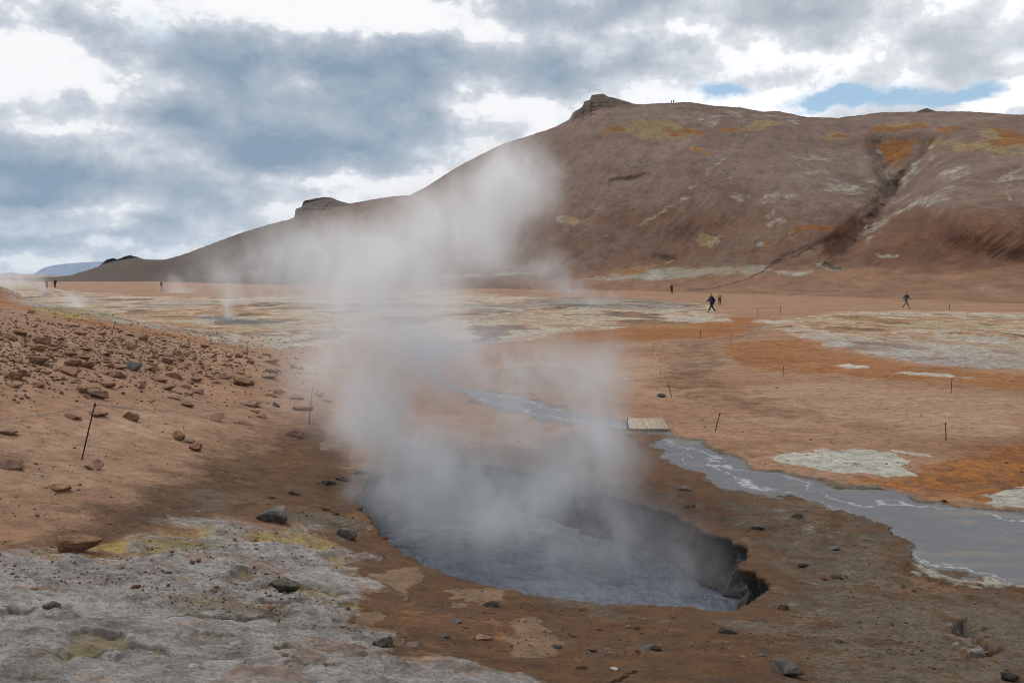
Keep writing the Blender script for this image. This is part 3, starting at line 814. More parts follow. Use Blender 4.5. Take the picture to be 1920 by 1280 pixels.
base = nt.mix(nt.step(nz(b0, .5), .2, .9, 0, .85), base, redc)
base = nt.mix(nt.step(b2, .2, .9, 0, .8), base, lin(92, 80, 72))  # left slope darker: its back-lit shade is put into the colour
base = nt.mix(nt.step(stk, .54, .74, 0, .32), base, lin(178, 150, 134))
base = nt.mix(nt.step(stk, .44, .28, 0, .32), base, lin(100, 76, 64))
base = nt.mix(nt.step(nS, .55, .66, 0, .5), base, lin(88, 68, 58))
base = nt.mix(nt.step(nz(b1, .35), .3, .8, 0, .85), base, nt.ramp(nM, [(.3, lin(158, 118, 94)), (.7, lin(180, 142, 118))]))
base = nt.mix(nt.step(nz(a2, .8), .32, .72, 0, .8), base, nt.ramp(nt.math('ADD', nt.math('MULTIPLY', nM, .5), nt.math('MULTIPLY', nS, .5)), [(.38, lin(180, 132, 84)), (.46, lin(190, 180, 160)), (.52, lin(160, 160, 158)), (.58, lin(216, 210, 196)), (.68, lin(180, 142, 104))]))
base = nt.mix(nt.step(nz(a0, .8), .4, .75, 0, .85), base, nt.ramp(nS, [(.35, lin(148, 116, 76)), (.65, lin(190, 168, 128))]))
base = nt.mix(nt.step(nz(a1, .8), .4, .75, 0, .9), base, nt.ramp(nS, [(.35, lin(138, 86, 46)), (.65, lin(182, 124, 62))]))
base = nt.mix(nt.step(nz(a3, .7), .4, .75, 0, .85), base, nt.ramp(nS, [(.35, lin(66, 50, 42)), (.65, lin(98, 74, 60))]))
hs = nt.n.new("ShaderNodeHueSaturation"); nt.put(hs.inputs["Color"], base); hs.inputs["Saturation"].default_value = 1.06; hs.inputs["Value"].default_value = .55
fn = nt.noise(nt.vmath('MULTIPLY', P, (1, .5, .6)), .30, 10, .8)
hb = nt.mix(1.0, hs.outputs[0], nt.ramp(fn, [(.34, (.62, .60, .58, 1)), (.5, (1, 1, 1, 1)), (.64, (1.26, 1.25, 1.24, 1))]), 'MULTIPLY')
nt.put(b.inputs["Base Color"], nt.mix(1.0, hb, (.97, .98, .92, 1), 'MULTIPLY')); b.inputs["Roughness"].default_value = .95
n1 = bump(nt, nM, .55, 2.0); n2 = bump(nt, stk, .3, 1.6, n1); n3 = bump(nt, nS, .7, .5, n2)
nt.put(b.inputs["Normal"], n3)
hill = mesh_np("hill", np.concatenate(rows), grid_faces(nrt, NCOL), HM, attrs={"zone_a": HA, "zone_b": HB})
tag(hill, kind="structure")


# ---- distant mountains
def far_range(name, prof_, dist, depth, col, seed):
    m, nt, b = new_mat(name + "_rock")
    P = nt.pos()
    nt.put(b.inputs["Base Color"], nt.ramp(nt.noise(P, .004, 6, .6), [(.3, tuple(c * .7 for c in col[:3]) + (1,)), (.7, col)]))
    x = np.linspace(prof_[0][0], prof_[-1][0], 240)
    y = np.interp(x, *zip(*prof_)) + .7 * fbm(x * .06, x * 0, 0, 4, seed=seed)
    t, a = tanel(x, y)
    rws = []
    M = 24
    for k in range(2 * M + 1):
        u = (k - M) / M
        r = dist + u * depth
        h = (CAMZ + dist * t) * (1 - abs(u)) ** .8
        h = h * (1 + .12 * (1 - abs(u)) * abs(u) * 4 * fbm(a * 60, a * 0 + u * 3, 0, 4, seed=seed + 2)) - 3 * abs(u)
        rws.append(np.c_[r * np.sin(a), r * np.cos(a), h])
    o = mesh_np(name, np.concatenate(rws), grid_faces(2 * M + 1, 240), m)
    return tag(o, kind="structure")


far_range("distant_mountain", [(40, 517), (62, 515), (72, 508), (85, 501), (100, 497), (140, 493), (190, 490), (240, 490), (300, 500), (420, 514), (480, 518)], 7200, 1300, lin(52, 84, 128), 90)  # blue of the distant haze is put into the mountain's colour
far_range("distant_hills", [(-300, 512), (-150, 509), (-60, 512), (0, 513), (18, 511), (40, 513), (70, 515), (110, 516), (160, 517)], 4200, 600, lin(104, 96, 90), 95)

# ------------------------------------------------------------------ rocks
def rock_mesh(i, flat):
    r = np.random.default_rng(100 + i)
    bm = bmesh.new(); bmesh.ops.create_icosphere(bm, subdivisions=4, radius=1)
    V = np.array([v.co[:] for v in bm.verts])
    D = V / np.linalg.norm(V, axis=1)[:, None]
    N = r.normal(size=(10, 3)); N /= np.linalg.norm(N, axis=1)[:, None]
    dd = r.uniform(.42, 1.0, 10)
    c = D @ N.T
    rad = np.min(np.where(c > .05, dd / np.maximum(c, .05), 9), axis=1)
    rad = np.minimum(rad, 1.25)
    rad = rad * (1 + .07 * fbm(D[:, 0] * 2.2, D[:, 1] * 2.2, D[:, 2] * 2.2 + i, 4, seed=i, gain=.6))
    V = D * rad[:, None]
    V *= np.array([r.uniform(.85, 1.0), r.uniform(.6, .9), flat * r.uniform(.85, 1.1)])
    V[:, 0] /= (V[:, 0].max() - V[:, 0].min()); s = 1.0
    ex = V[:, 1].max() - V[:, 1].min(); V[:, 1] /= ex / r.uniform(.6, .85)
    ez = V[:, 2].max() - V[:, 2].min(); V[:, 2] *= flat * .8 / ez
    V[:, 2] -= V[:, 2].min() + .26 * flat * .8
    for v, co in zip(bm.verts, V): v.co = co
    for f in bm.faces: f.smooth = True
    me = bpy.data.meshes.new("rock"); bm.to_mesh(me); bm.free(); me.set_sharp_from_angle(angle=math.radians(16))
    return me


def rock_mat(name, c1, c2, c3, scale=9):
    m, nt, b = new_mat(name)
    tc = nt.n.new("ShaderNodeTexCoord").outputs["Object"]
    oi = nt.n.new("ShaderNodeObjectInfo").outputs["Random"]
    P = nt.vmath('ADD', tc, nt.math('MULTIPLY', oi, 30))
    n1 = nt.noise(P, 3, 6, .65, .5); n2 = nt.noise(P, 14, 5, .7)
    c = nt.ramp(n1, [(.3, c1), (.5, c2), (.7, c3)])
    c = nt.mix(nt.step(n2, .5, .7, 0, .5), c, c1)
    hs = nt.n.new("ShaderNodeHueSaturation"); nt.put(hs.inputs["Color"], c); nt.put(hs.inputs["Value"], nt.math('MULTIPLY_ADD', oi, .4, .8))
    nt.put(b.inputs["Base Color"], hs.outputs[0]); b.inputs["Roughness"].default_value = .9
    nt.put(b.inputs["Normal"], bump(nt, n2, .7, .06, bump(nt, n1, .6, .15)))
    return m


RM = {"brown": rock_mat("brown_rock", lin(106, 76, 56), lin(146, 110, 84), lin(172, 136, 108)),
      "tan": rock_mat("tan_rock", lin(112, 82, 66), lin(152, 120, 100), lin(176, 146, 124)),
      "grey": rock_mat("grey_rock", lin(72, 70, 67), lin(104, 101, 97), lin(136, 131, 124)),
      "dark": rock_mat("dark_rock", lin(46, 40, 36), lin(72, 60, 52), lin(98, 84, 72)),
      "red": rock_mat("red_rock", lin(72, 42, 28), lin(104, 62, 42), lin(122, 80, 58)),
      "moss": rock_mat("olive_rock", lin(62, 58, 48), lin(92, 87, 74), lin(134, 126, 104)),
      "white": rock_mat("white_rock", lin(170, 166, 158), lin(204, 200, 192), lin(220, 218, 210))}
ROCKS = {}
for kd, mt in RM.items():
    for i in range(5):
        for fl, tg in ((.75, "b"), (.42, "f")):
            me = rock_mesh(i + (60 if tg == "f" else 0) + 7 * list(RM).index(kd), fl)
            me.materials.append(mt); ROCKS[(kd, tg, i)] = me
_ri = 0
POS = []


def rock(px, py, wpx, kd="brown", tg="b", label=None, group=None):
    """py is the rock's lower edge in the survey"""
    global _ri
    x, y, z = gpt(px, py - wpx * (.10 if tg == "b" else .06))
    w_m = wpx / F * math.hypot(y, CAMZ - z)
    o = bpy.data.objects.new("rock", ROCKS[(kd, tg, _ri % 5)]); _ri += 1
    COL.objects.link(o)
    o.location = (x, y, gz(x, y)); o.rotation_euler = (random.uniform(-.15, .15), random.uniform(-.15, .15), random.uniform(-.5, .5) + (math.pi if random.random() < .5 else 0))
    s = w_m * random.uniform(1.0, 1.08)
    o.scale = (s, s, s * random.uniform(.85, 1.1))
    tag(o, label or "small brown stone strewn over the stony left slope", "rock", group or "stones strewn over the left slope")
    POS.append((px, py, wpx))
    return o


G1 = "loose rocks on the sandy left slope"
NAMED = [
    (16, 880, 38, "tan", "b", "squared tan rock cut by the left picture edge, level with the nearest post's foot"),
    (173, 881, 40, "tan", "b", "tan rock lying right at the foot of the nearest rope fence post"),
    (112, 918, 40, "brown", "f", "low brown rock alone in front of the nearest fence post"),
    (134, 1044, 72, "brown", "b", "large light brown rock behind the crest of the pale crust mound"),
    (516, 985, 62, "grey", "b", "big rounded grey boulder on the grey patch left of the mud pit"),
    (650, 1015, 42, "grey", "b", "smooth blue-grey stone close to the left rim of the mud pit"),
    (509, 933, 17, "tan", "b", "small upright pinkish stone above the big grey boulder"),
    (553, 928, 25, "dark", "f", "small dark stone right of the upright pinkish stone"),
    (615, 911, 29, "dark", "f", "dark flat stone, left of two near the pit's left rim"),
    (643, 904, 26, "dark", "f", "dark flat stone, right of two near the pit's left rim"),
    (672, 891, 30, "grey", "f", "grey stone half veiled by steam at the pit's upper left rim"),
    (612, 960, 20, "red", "f", "dark reddish brown stone above the blue-grey stone at the pit"),
    (630, 967, 13, "red", "f", "tiny reddish brown stone beside the dark reddish brown stone near the pit"),
    (721, 1013, 17, "red", "f", "dark reddish lump right on the left rim of the pit"),
    (532, 1122, 60, "moss", "b", "jagged olive grey rock standing on the pale crust mound"),
    (918, 1139, 30, "dark", "f", "dark oval stone on brown soil below the pit's near rim"),
    (718, 1222, 36, "moss", "b", "pointed dark olive rock at the edge of the pale crust"),
    (857, 1172, 22, "grey", "f", "small grey stone on brown soil left of the pale round patch"),
    (906, 1200, 30, "tan", "f", "flat tan slab beside the pale round patch"),
    (834, 1197, 17, "grey", "f", "small light grey stone left of the flat tan slab"),
    (1092, 1256, 20, "tan", "b", "small rounded pinkish stone at the bottom middle of the picture"),
    (1150, 1260, 15, "white", "f", "tiny white stone on the dark brown soil at the bottom"),
    (1111, 1223, 15, "grey", "b", "small grey stone above the rounded pinkish stone at the bottom"),
    (1047, 1215, 15, "grey", "b", "small grey stone on the right edge of the pale round patch"),
    (1084, 1238, 16, "brown", "f", "small brown stone just left of the grey stone at the bottom middle"),
    (1476, 1273, 56, "grey", "b", "largest grey brown boulder at the bottom right of the picture"),
    (1471, 1144, 18, "dark", "b", "small round dark stone right of the pit's slumped corner"),
    (1367, 1193, 32, "dark", "f", "dark flat stone below the pit's slumped corner"),
    (1294, 950, 20, "dark", "f", "dark stone behind the right rim of the pit"),
    (1283, 919, 24, "grey", "f", "pale grey stone between the pit and the start of the muddy stream"),
    (1418, 994, 24, "grey", "f", "grey stone on the bank just right of the pit's far right wall"),
    (1563, 1030, 26, "grey", "f", "grey stone on the damp bank midway between pit and stream"),
    (1508, 1062, 22, "dark", "f", "dark stone on the damp bank right of the pit corner"),
    (1572, 1083, 22, "dark", "f", "dark stone on the bank below the midway grey stone"),
    (1544, 1085, 13, "red", "f", "tiny reddish stone left of a dark stone on the bank"),
    (1493, 972, 22, "dark", "f", "flat dark stone near the pale streaks beside the stream"),
    (1753, 1047, 10, "red", "b", "tiny reddish stone on the lower edge of the muddy stream"),
    (1770, 941, 10, "red", "b", "tiny dark red stone on the upper edge of the muddy stream"),
    (1213, 1216, 30, "grey", "f", "flat grey stone, left of a touching pair at the bottom right of centre"),
    (1230, 1219, 19, "dark", "b", "rounded stone, right of a touching pair at the bottom right of centre"),
    (1192, 1181, 15, "dark", "f", "small dark stone above the touching pair of stones"),
    (1196, 1226, 14, "red", "f", "small reddish stone just below the touching pair of stones"),
    (1429, 1233, 15, "grey", "f", "small grey stone up and left of the largest bottom right boulder"),
    (1574, 1208, 16, "dark", "f", "small dark stone on the grey soil far right of the boulder"),
    (1894, 1277, 30, "dark", "b", "dark rock in the bottom right corner of the picture"),
    (1240, 746, 15, "grey", "b", "round grey boulder standing beside a fence post above the wooden walkway"),
    (1848, 1216, 24, "brown", "b", "brown rock at the lip of the small crusted vent hole"),
    (183, 749, 36, "tan", "b", "sharp tan block in front of a rock heap, above the nearest fence post"),
    (160, 740, 32, "brown", "b", "brown rock forming the back of the heap above the nearest fence post"),
    (202, 730, 30, "brown", "f", "flat brown rock behind the sharp tan block"),
    (265, 731, 19, "brown", "b", "small cube-like brown rock right of the rock heap"),
    (314, 732, 34, "brown", "f", "low brown rubble stone below the dense rock field"),
    (328, 750, 28, "tan", "f", "pale flat stone below the low brown rubble stone"),
    (373, 739, 22, "tan", "b", "pale stone leaning beside another at mid slope"),
    (355, 741, 19, "brown", "f", "brown stone left of the leaning pale stone"),
    (353, 764, 23, "brown", "b", "rough brown stone alone at mid slope below the leaning pair"),
    (247, 791, 34, "brown", "b", "flat-topped brown block right of the top of the nearest fence post"),
    (183, 782, 38, "brown", "f", "brown rock directly behind the nearest fence post"),
    (138, 786, 36, "brown", "f", "brown rock left of the nearest fence post, under the rope"),
    (396, 789, 48, "tan", "f", "long flat tan slab lying under the sagging rope"),
    (454, 796, 38, "tan", "f", "long flat slab on orange brown soil right of the sagging rope"),
    (518, 764, 17, "dark", "b", "small dark stone between the flat slabs and the steam"),
    (477, 773, 26, "tan", "f", "flat stone in the middle of the slab cluster"),
    (492, 782, 18, "tan", "b", "small stone at the lower right of the slab cluster"),
    (470, 763, 40, "tan", "f", "widest slab at the top of the slab cluster"),
    (556, 822, 30, "tan", "b", "tan block below the second fence post beside the steam"),
    (336, 827, 34, "brown", "b", "brown rock at the left end of the front rock trio"),
    (369, 847, 32, "brown", "b", "angular brown rock at the front of the rock trio"),
    (355, 829, 22, "tan", "f", "tan stone in the middle of the rock trio"),
    (15, 818, 34, "tan", "f", "pile-like tan stone at the left edge above the squared tan rock"),
    (25, 712, 36, "brown", "b", "broad brown rock at the left edge of the rock field's lower border"),
    (248, 697, 36, "grey", "b", "tallest dark grey rock in the stony field"),
    (59, 590, 14, "tan", "b", "round grey-tan rock alone high on the slope near the left edge"),
    (511, 745, 25, "brown", "f", "brown stone, first of three at the edge of the steam"),
    (526, 740, 20, "brown", "b", "brown stone, second of three at the edge of the steam"),
    (554, 750, 26, "brown", "b", "brown stone, third of three at the edge of the steam"),
    (566, 771, 38, "tan", "f", "long low slab left of the second fence post"),
    (597, 744, 22, "brown", "b", "stone behind the second fence post, blurred by steam"),
    (615, 754, 20, "brown", "f", "stone right of the second fence post, blurred by steam"),
    (508, 683, 30, "brown", "f", "brown stone by the foot path in the thin steam, upper one"),
    (508, 699, 30, "brown", "f", "brown stone by the foot path in the thin steam, lower one"),
    (260, 1128, 17, "red", "b", "small red brown stone sitting in the pale crust mound"),
    (318, 1098, 12, "dark", "b", "tiny dark stone in the middle of the pale crust mound"),
    (500, 1147, 22, "brown", "f", "brown lump at the right end of the orange hollow in the crust"),
    (400, 1187 - 60, 13, "tan", "b", "tiny tan stone above the yellow hollow of the crust"),
    (95, 1171, 28, "moss", "f", "flat olive stone beside the small yellow spot at the left"),
    (66, 1128, 14, "tan", "f", "tiny pale stone on the left part of the crust mound"),
]
for q in NAMED:
    rock(*q, group=G1 if q[0] < 600 and q[1] < 900 else "loose rocks around the mud pit")

SCAT = [(34, 684, 30), (72, 688, 40), (134, 688, 34), (198, 702, 26), (222, 710, 34), (134, 709, 46), (84, 648, 34), (319, 684, 26), (284, 699, 26), (326, 711, 40), (403, 721, 26), (450, 725, 34), (373, 718, 26), (417, 711, 26), (470, 683, 20), (52, 705, 15),
        (268, 640, 18), (100, 657, 20), (150, 630, 24), (20, 640, 30), (60, 668, 22), (130, 668, 22), (160, 690, 26), (205, 690, 20), (300, 668, 18)]
LBL2 = "brown stone among the crowded stones of the left slope"
for q in SCAT:
    rock(q[0], q[1], q[2] * .9, "brown" if random.random() < .7 else "tan", "b" if random.random() < .6 else "f", LBL2)
cnt = 0
tries = 0
while cnt < 178 and tries < 6000:
    tries += 1
    px = random.uniform(-10, 560); py = random.uniform(574, 738)
    top = 572 + px * .17
    bot = 728 - max(0, px - 480) * .4
    if py < top + 8 or py > bot: continue
    dens = .35 + .65 * math.exp(-((py - (655 + px * .05)) / 42) ** 2)
    if px > 480: dens *= .3
    if random.random() > dens: continue
    wpx = random.choice([7, 8, 9, 11, 13, 16, 22]) * (.55 + (py - 560) / 190)
    if any(abs(px - a) < (wpx + c) * .38 and abs(py - b_) < (wpx + c) * .18 for a, b_, c in POS): continue
    rock(px, py, wpx, random.choice(["brown", "brown", "brown", "tan", "brown"]), random.choice("bff"), LBL2)
    cnt += 1

# pebbles as one mass
pm = rock_mesh(77, .7)
pv = np.array([v.co[:] for v in pm.vertices])
bmq = bmesh.new(); bmesh.ops.create_icosphere(bmq, subdivisions=1, radius=.5)
pv = np.array([v.co[:] for v in bmq.verts]); pf = np.array([[v.index for v in f.verts] for f in bmq.faces]); bmq.free()
VV, FF = [], []
k = 0
pr = np.random.default_rng(5)
NPB = 9000
PBX, PBY = [], []
while len(PBX) < NPB:
    px, py = pr.uniform(-60, 1980), 560 + 760 * pr.random() ** .8
    dx, dy, dz = ray(px, py); t = (.2 - CAMZ) / dz
    if t < 0 or t > 60: continue
    PBX.append(dx * t); PBY.append(dy * t)
PBX, PBY = np.array(PBX), np.array(PBY)
clump = fbm(PBX * .7, PBY * .7, 0, 3, seed=88)
zz, a_, b_, _ = ground_z(PBX, PBY)
sdq = poly_sd(PBX, PBY, PITW)
okp = (clump > -.22) & (sdq < -.12) & (b_[:, 0] < .2)
sx_, sy_ = [], []
while len(sx_) < 2600:
    px, py = pr.uniform(-40, 600), pr.uniform(575, 760)
    if pr.random() > math.exp(-((py - 655) / 50) ** 2) * (1 if px < 470 else .4) + .06: continue
    x, y, z = gpt(px, py)
    if y < 45: sx_.append(x); sy_.append(y)
sz_ = ground_z(sx_, sy_)[0]
allp = [(x, y, z, 0.0) for x, y, z in zip(PBX[okp], PBY[okp], zz[okp])] + [(x, y, z, .035) for x, y, z in zip(sx_, sy_, sz_)]
for x, y, z, ex_ in allp:
    s = ex_ * (.6 + 1.3 * pr.random() ** 2) + .007 + .022 * pr.random() ** 3 + (.03 if pr.random() < .04 else 0) + .0007 * y
    q = pv * (1 + pr.uniform(-.22, .22, size=(len(pv), 1))) * np.array([s, s * pr.uniform(.6, 1), s * pr.uniform(.4, .8)])
    a = pr.uniform(0, 6.28); ca, sa = math.cos(a), math.sin(a)
    q = np.c_[q[:, 0] * ca - q[:, 1] * sa, q[:, 0] * sa + q[:, 1] * ca, q[:, 2]] + (x, y, z + s * .12)
    VV.append(q); FF.append(pf + k); k += len(pv)
PEB = rock_mat("pebble_stone", lin(76, 58, 46), lin(112, 88, 70), lin(150, 132, 114))
peb = mesh_np("pebbles", np.concatenate(VV), np.concatenate(FF), PEB, smooth=False)
tag(peb, "small pebbles and crumbs of crust strewn over the ground", "pebbles", kind="stuff")


# ------------------------------------------------------------------ fence posts, ropes
def tube(path, rad, sides=8):
    bm = bmesh.new()
    path = [Vector(p) for p in path]
    prev = None
    rads = rad if isinstance(rad, (list, tuple)) else [rad] * len(path)
    for i, p in enumerate(path):
        d = (path[min(i + 1, len(path) - 1)] - path[max(i - 1, 0)]).normalized()
        u = d.cross(Vector((0.13, 0.97, 0.2))).normalized(); v = d.cross(u)
        ring = [bm.verts.new(p + (u * math.cos(a) + v * math.sin(a)) * rads[i]) for a in [2 * math.pi * j / sides for j in range(sides)]]
        if prev:
            for j in range(sides): bm.faces.new((prev[j], prev[(j + 1) % sides], ring[(j + 1) % sides], ring[j]))
        else: bm.faces.new(ring[::-1])
        prev = ring
    bm.faces.new(prev)
    for f in bm.faces: f.smooth = True
    bm.normal_update()
    return bm


def link_bm(name, bm, mat, parent=None):
    me = bpy.data.meshes.new(name); bm.to_mesh(me); bm.free(); me.materials.append(mat)
    o = bpy.data.objects.new(name, me); COL.objects.link(o); o.parent = parent
    return o


IRON, nt, b = new_mat("rusty_iron")
nn = nt.noise(nt.pos(), 40, 5, .6)
nt.put(b.inputs["Base Color"], nt.ramp(nn, [(.35, lin(48, 36, 30)), (.65, lin(84, 58, 44))])); b.inputs["Roughness"].default_value = .7; b.inputs["Metallic"].default_value = .3
ROPE, nt, b = new_mat("grey_rope")
nn = nt.noise(nt.pos(), 60, 3, .6)
nt.put(b.inputs["Base Color"], nt.ramp(nn, [(.35, lin(110, 112, 110)), (.65, lin(150, 150, 146))]))


def post(px, py, tx_, ty_, label, rad=.014):
    x, y, z = gpt(px, py)
    z = gz(x, y)
    dx, dy, dz = ray(tx_, ty_)
    t = y / dy
    top = Vector((dx * t, y, CAMZ + dz * t))
    root = bpy.data.objects.new("rope_post", None); COL.objects.link(root); root.location = (x, y, z)
    root.empty_display_size = .2
    tag(root, label, "fence post", "thin iron posts of the rope fence")
    tp = top - Vector((x, y, z))
    rad = max(min(rad, .011), .00034 * y)
    link_bm("rod", tube([(-tp.x * .15, 0, -.15), tuple(tp * .5), tuple(tp)], rad), IRON, root)
    a = tp.normalized()
    bm = bmesh.new()
    ret = bmesh.ops.create_uvsphere(bm, u_segments=10, v_segments=6, radius=rad * 1.5)
    bmesh.ops.scale(bm, vec=(1, 1, 1.2), verts=bm.verts)
    for v in bm.verts: v.co += tp
    for f in bm.faces: f.smooth = True
    link_bm("cap", bm, IRON, root)
    # eye that carries the rope
    bm = bmesh.new()
    R0, r0 = rad * 1.9, rad * .45
    vs = []
    for i in range(12):
        A1 = 2 * math.pi * i / 12
        for j in range(6):
            B1 = 2 * math.pi * j / 6
            vs.append(bm.verts.new(tp * .97 + Vector(((R0 + r0 * math.cos(B1)) * math.cos(A1), (R0 + r0 * math.cos(B1)) * math.sin(A1), r0 * math.sin(B1)))))
    for i in range(12):
        for j in range(6):
            bm.faces.new((vs[i * 6 + j], vs[((i + 1) % 12) * 6 + j], vs[((i + 1) % 12) * 6 + (j + 1) % 6], vs[i * 6 + (j + 1) % 6]))
    link_bm("rope_eye", bm, IRON, root)
    return top + Vector((0, 0, -.01))


P1 = post(153, 860, 178, 757, "nearest rusty post leaning right on the sandy left slope", .010)
P2 = post(579, 797, 586, 728, "thin post standing at the left edge of the big steam cloud", .012)
P3 = post(1340, 810, 1350, 775, "leaning post right of the wooden walkway")
P4 = post(1774, 828, 1773, 793, "upright post behind the round white crust patch at the right")
P5 = post(1177, 806, 1177, 784, "short post at the left end of the wooden walkway")
P6 = post(1260, 743, 1253, 722, "post leaning left beside the round grey boulder")
P7 = post(1240, 703, 1236, 688, "small post between the round grey boulder and the bend of the path")
P8 = post(1226, 661, 1226, 644, "post at the inner bend where the path turns toward the hill")
P9 = post(1313, 634, 1313, 620, "short post on the orange ground below the walking group")
P10 = post(1370, 639, 1371, 629, "tiny post beside the path just right of the orange ground")
P11 = post(1468, 706, 1469, 688, "post on pale sand below the bright orange strip")
P12 = post(1783, 736, 1785, 710, "post right of centre of the sandy plain below the pale crust field")
P13 = post(1421, 592, 1421, 578, "distant post at the top end of the path")
P14 = post(1463, 588, 1463, 575, "distant post where the pale crust field begins")
P15 = post(1780, 582, 1780, 571, "distant post above the pale crust field, right of the walking man")
P16 = post(209, 625, 216, 604, "leaning post on the crest of the stony left slope")
P17 = post(464, 666, 463, 641, "post at the lower end of the stony slope by the white crust")


def rope(a, b, sag, label, rad=.005):
    pts_ = []
    for i in range(25):
        t = i / 24
        p = a.lerp(b, t); p.z -= sag * 4 * t * (1 - t)
        pts_.append(p)
    rad = max(rad, .00022 * (a.y + b.y) / 2)
    o = link_bm("rope", tube(pts_, rad, 6), ROPE)
    tag(o, label, "rope", "thin ropes of the path fence")


rope(P1, P2, .28, "thin grey rope sagging from the nearest post to the post by the steam")
dx, dy, dz = ray(-120, 915); t = 8.6
rope(P1, Vector((-7.6, 8.6, gz(-7.6, 8.6) + .55)), .12, "thin grey rope running from the nearest post out of the left picture edge")
rope(P3, P4, .35, "thin rope slung from the leaning post near the walkway to the upright post right")
rope(P6, P7, .10, "thin rope from the boulder's post to the small post behind it")
rope(P7, P8, .12, "thin rope from the small post to the post at the bend of the path")
rope(P8, P9, .2, "thin rope from the post at the bend to the post on orange ground")
rope(P11, P12, .3, "thin rope between the two posts on the pale sandy plain")
rope(P2, P17, .25, "thin rope from the steam-side post back to the slope's lower post")
rope(P17, P16, .3, "thin rope along the upper edge of the stony slope")

# ------------------------------------------------------------------ wooden walkway
WOOD, nt, b = new_mat("weathered_wood")
oc = nt.n.new("ShaderNodeTexCoord").outputs["Object"]
nn = nt.noise(nt.vmath('MULTIPLY', oc, (12, 1, 6)), 3, 6, .65, .3)
isl = nt.n.new("ShaderNodeNewGeometry").outputs["Random Per Island"]
cw = nt.ramp(nn, [(.3, lin(128, 112, 96)), (.7, lin(180, 164, 144))])
hs = nt.n.new("ShaderNodeHueSaturation"); nt.put(hs.inputs["Color"], cw); nt.put(hs.inputs["Value"], nt.math('MULTIPLY_ADD', isl, .3, .85))
nt.put(b.inputs["Base Color"], hs.outputs[0]); b.inputs["Roughness"].default_value = .85
nt.put(b.inputs["Normal"], bump(nt, nn, .4, .01))


def boxbm(bm, c, s, rz=0):
    r = bmesh.ops.create_cube(bm, size=1)
    bmesh.ops.scale(bm, vec=s, verts=r["verts"])
    if rz: bmesh.ops.rotate(bm, cent=(0, 0, 0), matrix=Matrix.Rotation(rz, 3, 'Z'), verts=r["verts"])
    bmesh.ops.translate(bm, vec=c, verts=r["verts"])


c0 = gpt(1183, 808); c1 = gpt(1258, 808); cb_ = gpt(1215, 789)
wd = c1[0] - c0[0]; cx = (c0[0] + c1[0]) / 2 - .02
dep = min(cb_[1] - c0[1], 1.4)
br = bpy.data.objects.new("walkway", None); COL.objects.link(br)
br.location = (cx, c0[1], gz(cx, c0[1]) - .05)
br.rotation_euler = (0, 0, math.radians(-4))
tag(br, "small wooden plank walkway crossing the grey stream", "walkway")
bm = bmesh.new()
np_ = 13
for i in range(np_):
    boxbm(bm, (-wd / 2 + (i + .5) * wd / np_, dep / 2 + random.uniform(-.012, .012), .15 + random.uniform(-.003, .003)), (wd / np_ * .9, dep, .032))
link_bm("deck", bm, WOOD, br)
for yy in (.06, dep / 2, dep - .06):
    bm = bmesh.new(); boxbm(bm, (0, yy, .085), (wd * .98, .06, .094)); link_bm("beam", bm, WOOD, br)
bm = bmesh.new()
for i in range(14):
    boxbm(bm, (-wd / 2 + (i + .5) * wd / 14, .012, .075), (wd / 14 * .72, .02, .11))
link_bm("edge_slats", bm, WOOD, br)


# ------------------------------------------------------------------ people
def flat_mat(name, c, rough=.8):
    m, nt, b = new_mat(name)
    nn = nt.noise(nt.n.new("ShaderNodeTexCoord").outputs["Object"], 9, 4, .6)
    nt.put(b.inputs["Base Color"], nt.ramp(nn, [(.3, tuple(v * .75 for v in c[:3]) + (1,)), (.7, c)])); b.inputs["Roughness"].default_value = rough
    return m


SKIN = flat_mat("skin", lin(196, 148, 122), .6); HAIR = flat_mat("hair", lin(60, 46, 36)); SHOE = flat_mat("shoes", lin(48, 42, 38))
M_ = {k: flat_mat(k + "_cloth", lin(*c)) for k, c in dict(navy=(32, 42, 66), black=(30, 30, 34), maroon=(92, 44, 50), blue=(42, 58, 96), khaki=(120, 104, 80), lime=(150, 160, 60), teal=(120, 170, 160), grey=(90, 90, 96), dark=(44, 46, 58), rose=(150, 96, 92), pale=(160, 160, 160)).items()}


def skin_obj(name, chains, mat, parent, sub=1):
    verts, edges, rads, idx = [], [], [], {}
    for ch in chains:
        prev = None
        for p, r in ch:
            key = tuple(round(c, 4) for c in p)
            if key not in idx:
                idx[key] = len(verts); verts.append(p); rads.append(r)
            i = idx[key]
            if prev is not None and prev != i and (prev, i) not in edges: edges.append((prev, i))
            prev = i
    me = bpy.data.meshes.new(name); me.from_pydata(verts, edges, [])
    me.materials.append(mat)
    o = bpy.data.objects.new(name, me); COL.objects.link(o)
    m = o.modifiers.new("skin", 'SKIN')
    sv = me.skin_vertices[0].data if me.skin_vertices else None
    if sv is None:
        # layer is created through bmesh
        bm = bmesh.new(); bm.from_mesh(me); bm.verts.layers.skin.verify(); bm.to_mesh(me); bm.free(); sv = me.skin_vertices[0].data
    for i, r in enumerate(rads):
        sv[i].radius = (r, r) if not isinstance(r, tuple) else r
        sv[i].use_root = (i == 0)
    m.use_smooth_shade = True
    s = o.modifiers.new("sub", 'SUBSURF'); s.levels = sub; s.render_levels = sub
    bpy.context.view_layer.update()
    ev = o.evaluated_get(bpy.context.evaluated_depsgraph_get())
    me2 = bpy.data.meshes.new_from_object(ev)
    o.modifiers.clear(); o.data = me2; bpy.data.meshes.remove(me)
    if not me2.materials: me2.materials.append(mat)
    for p_ in me2.polygons: p_.use_smooth = True
    o.parent = parent
    return o


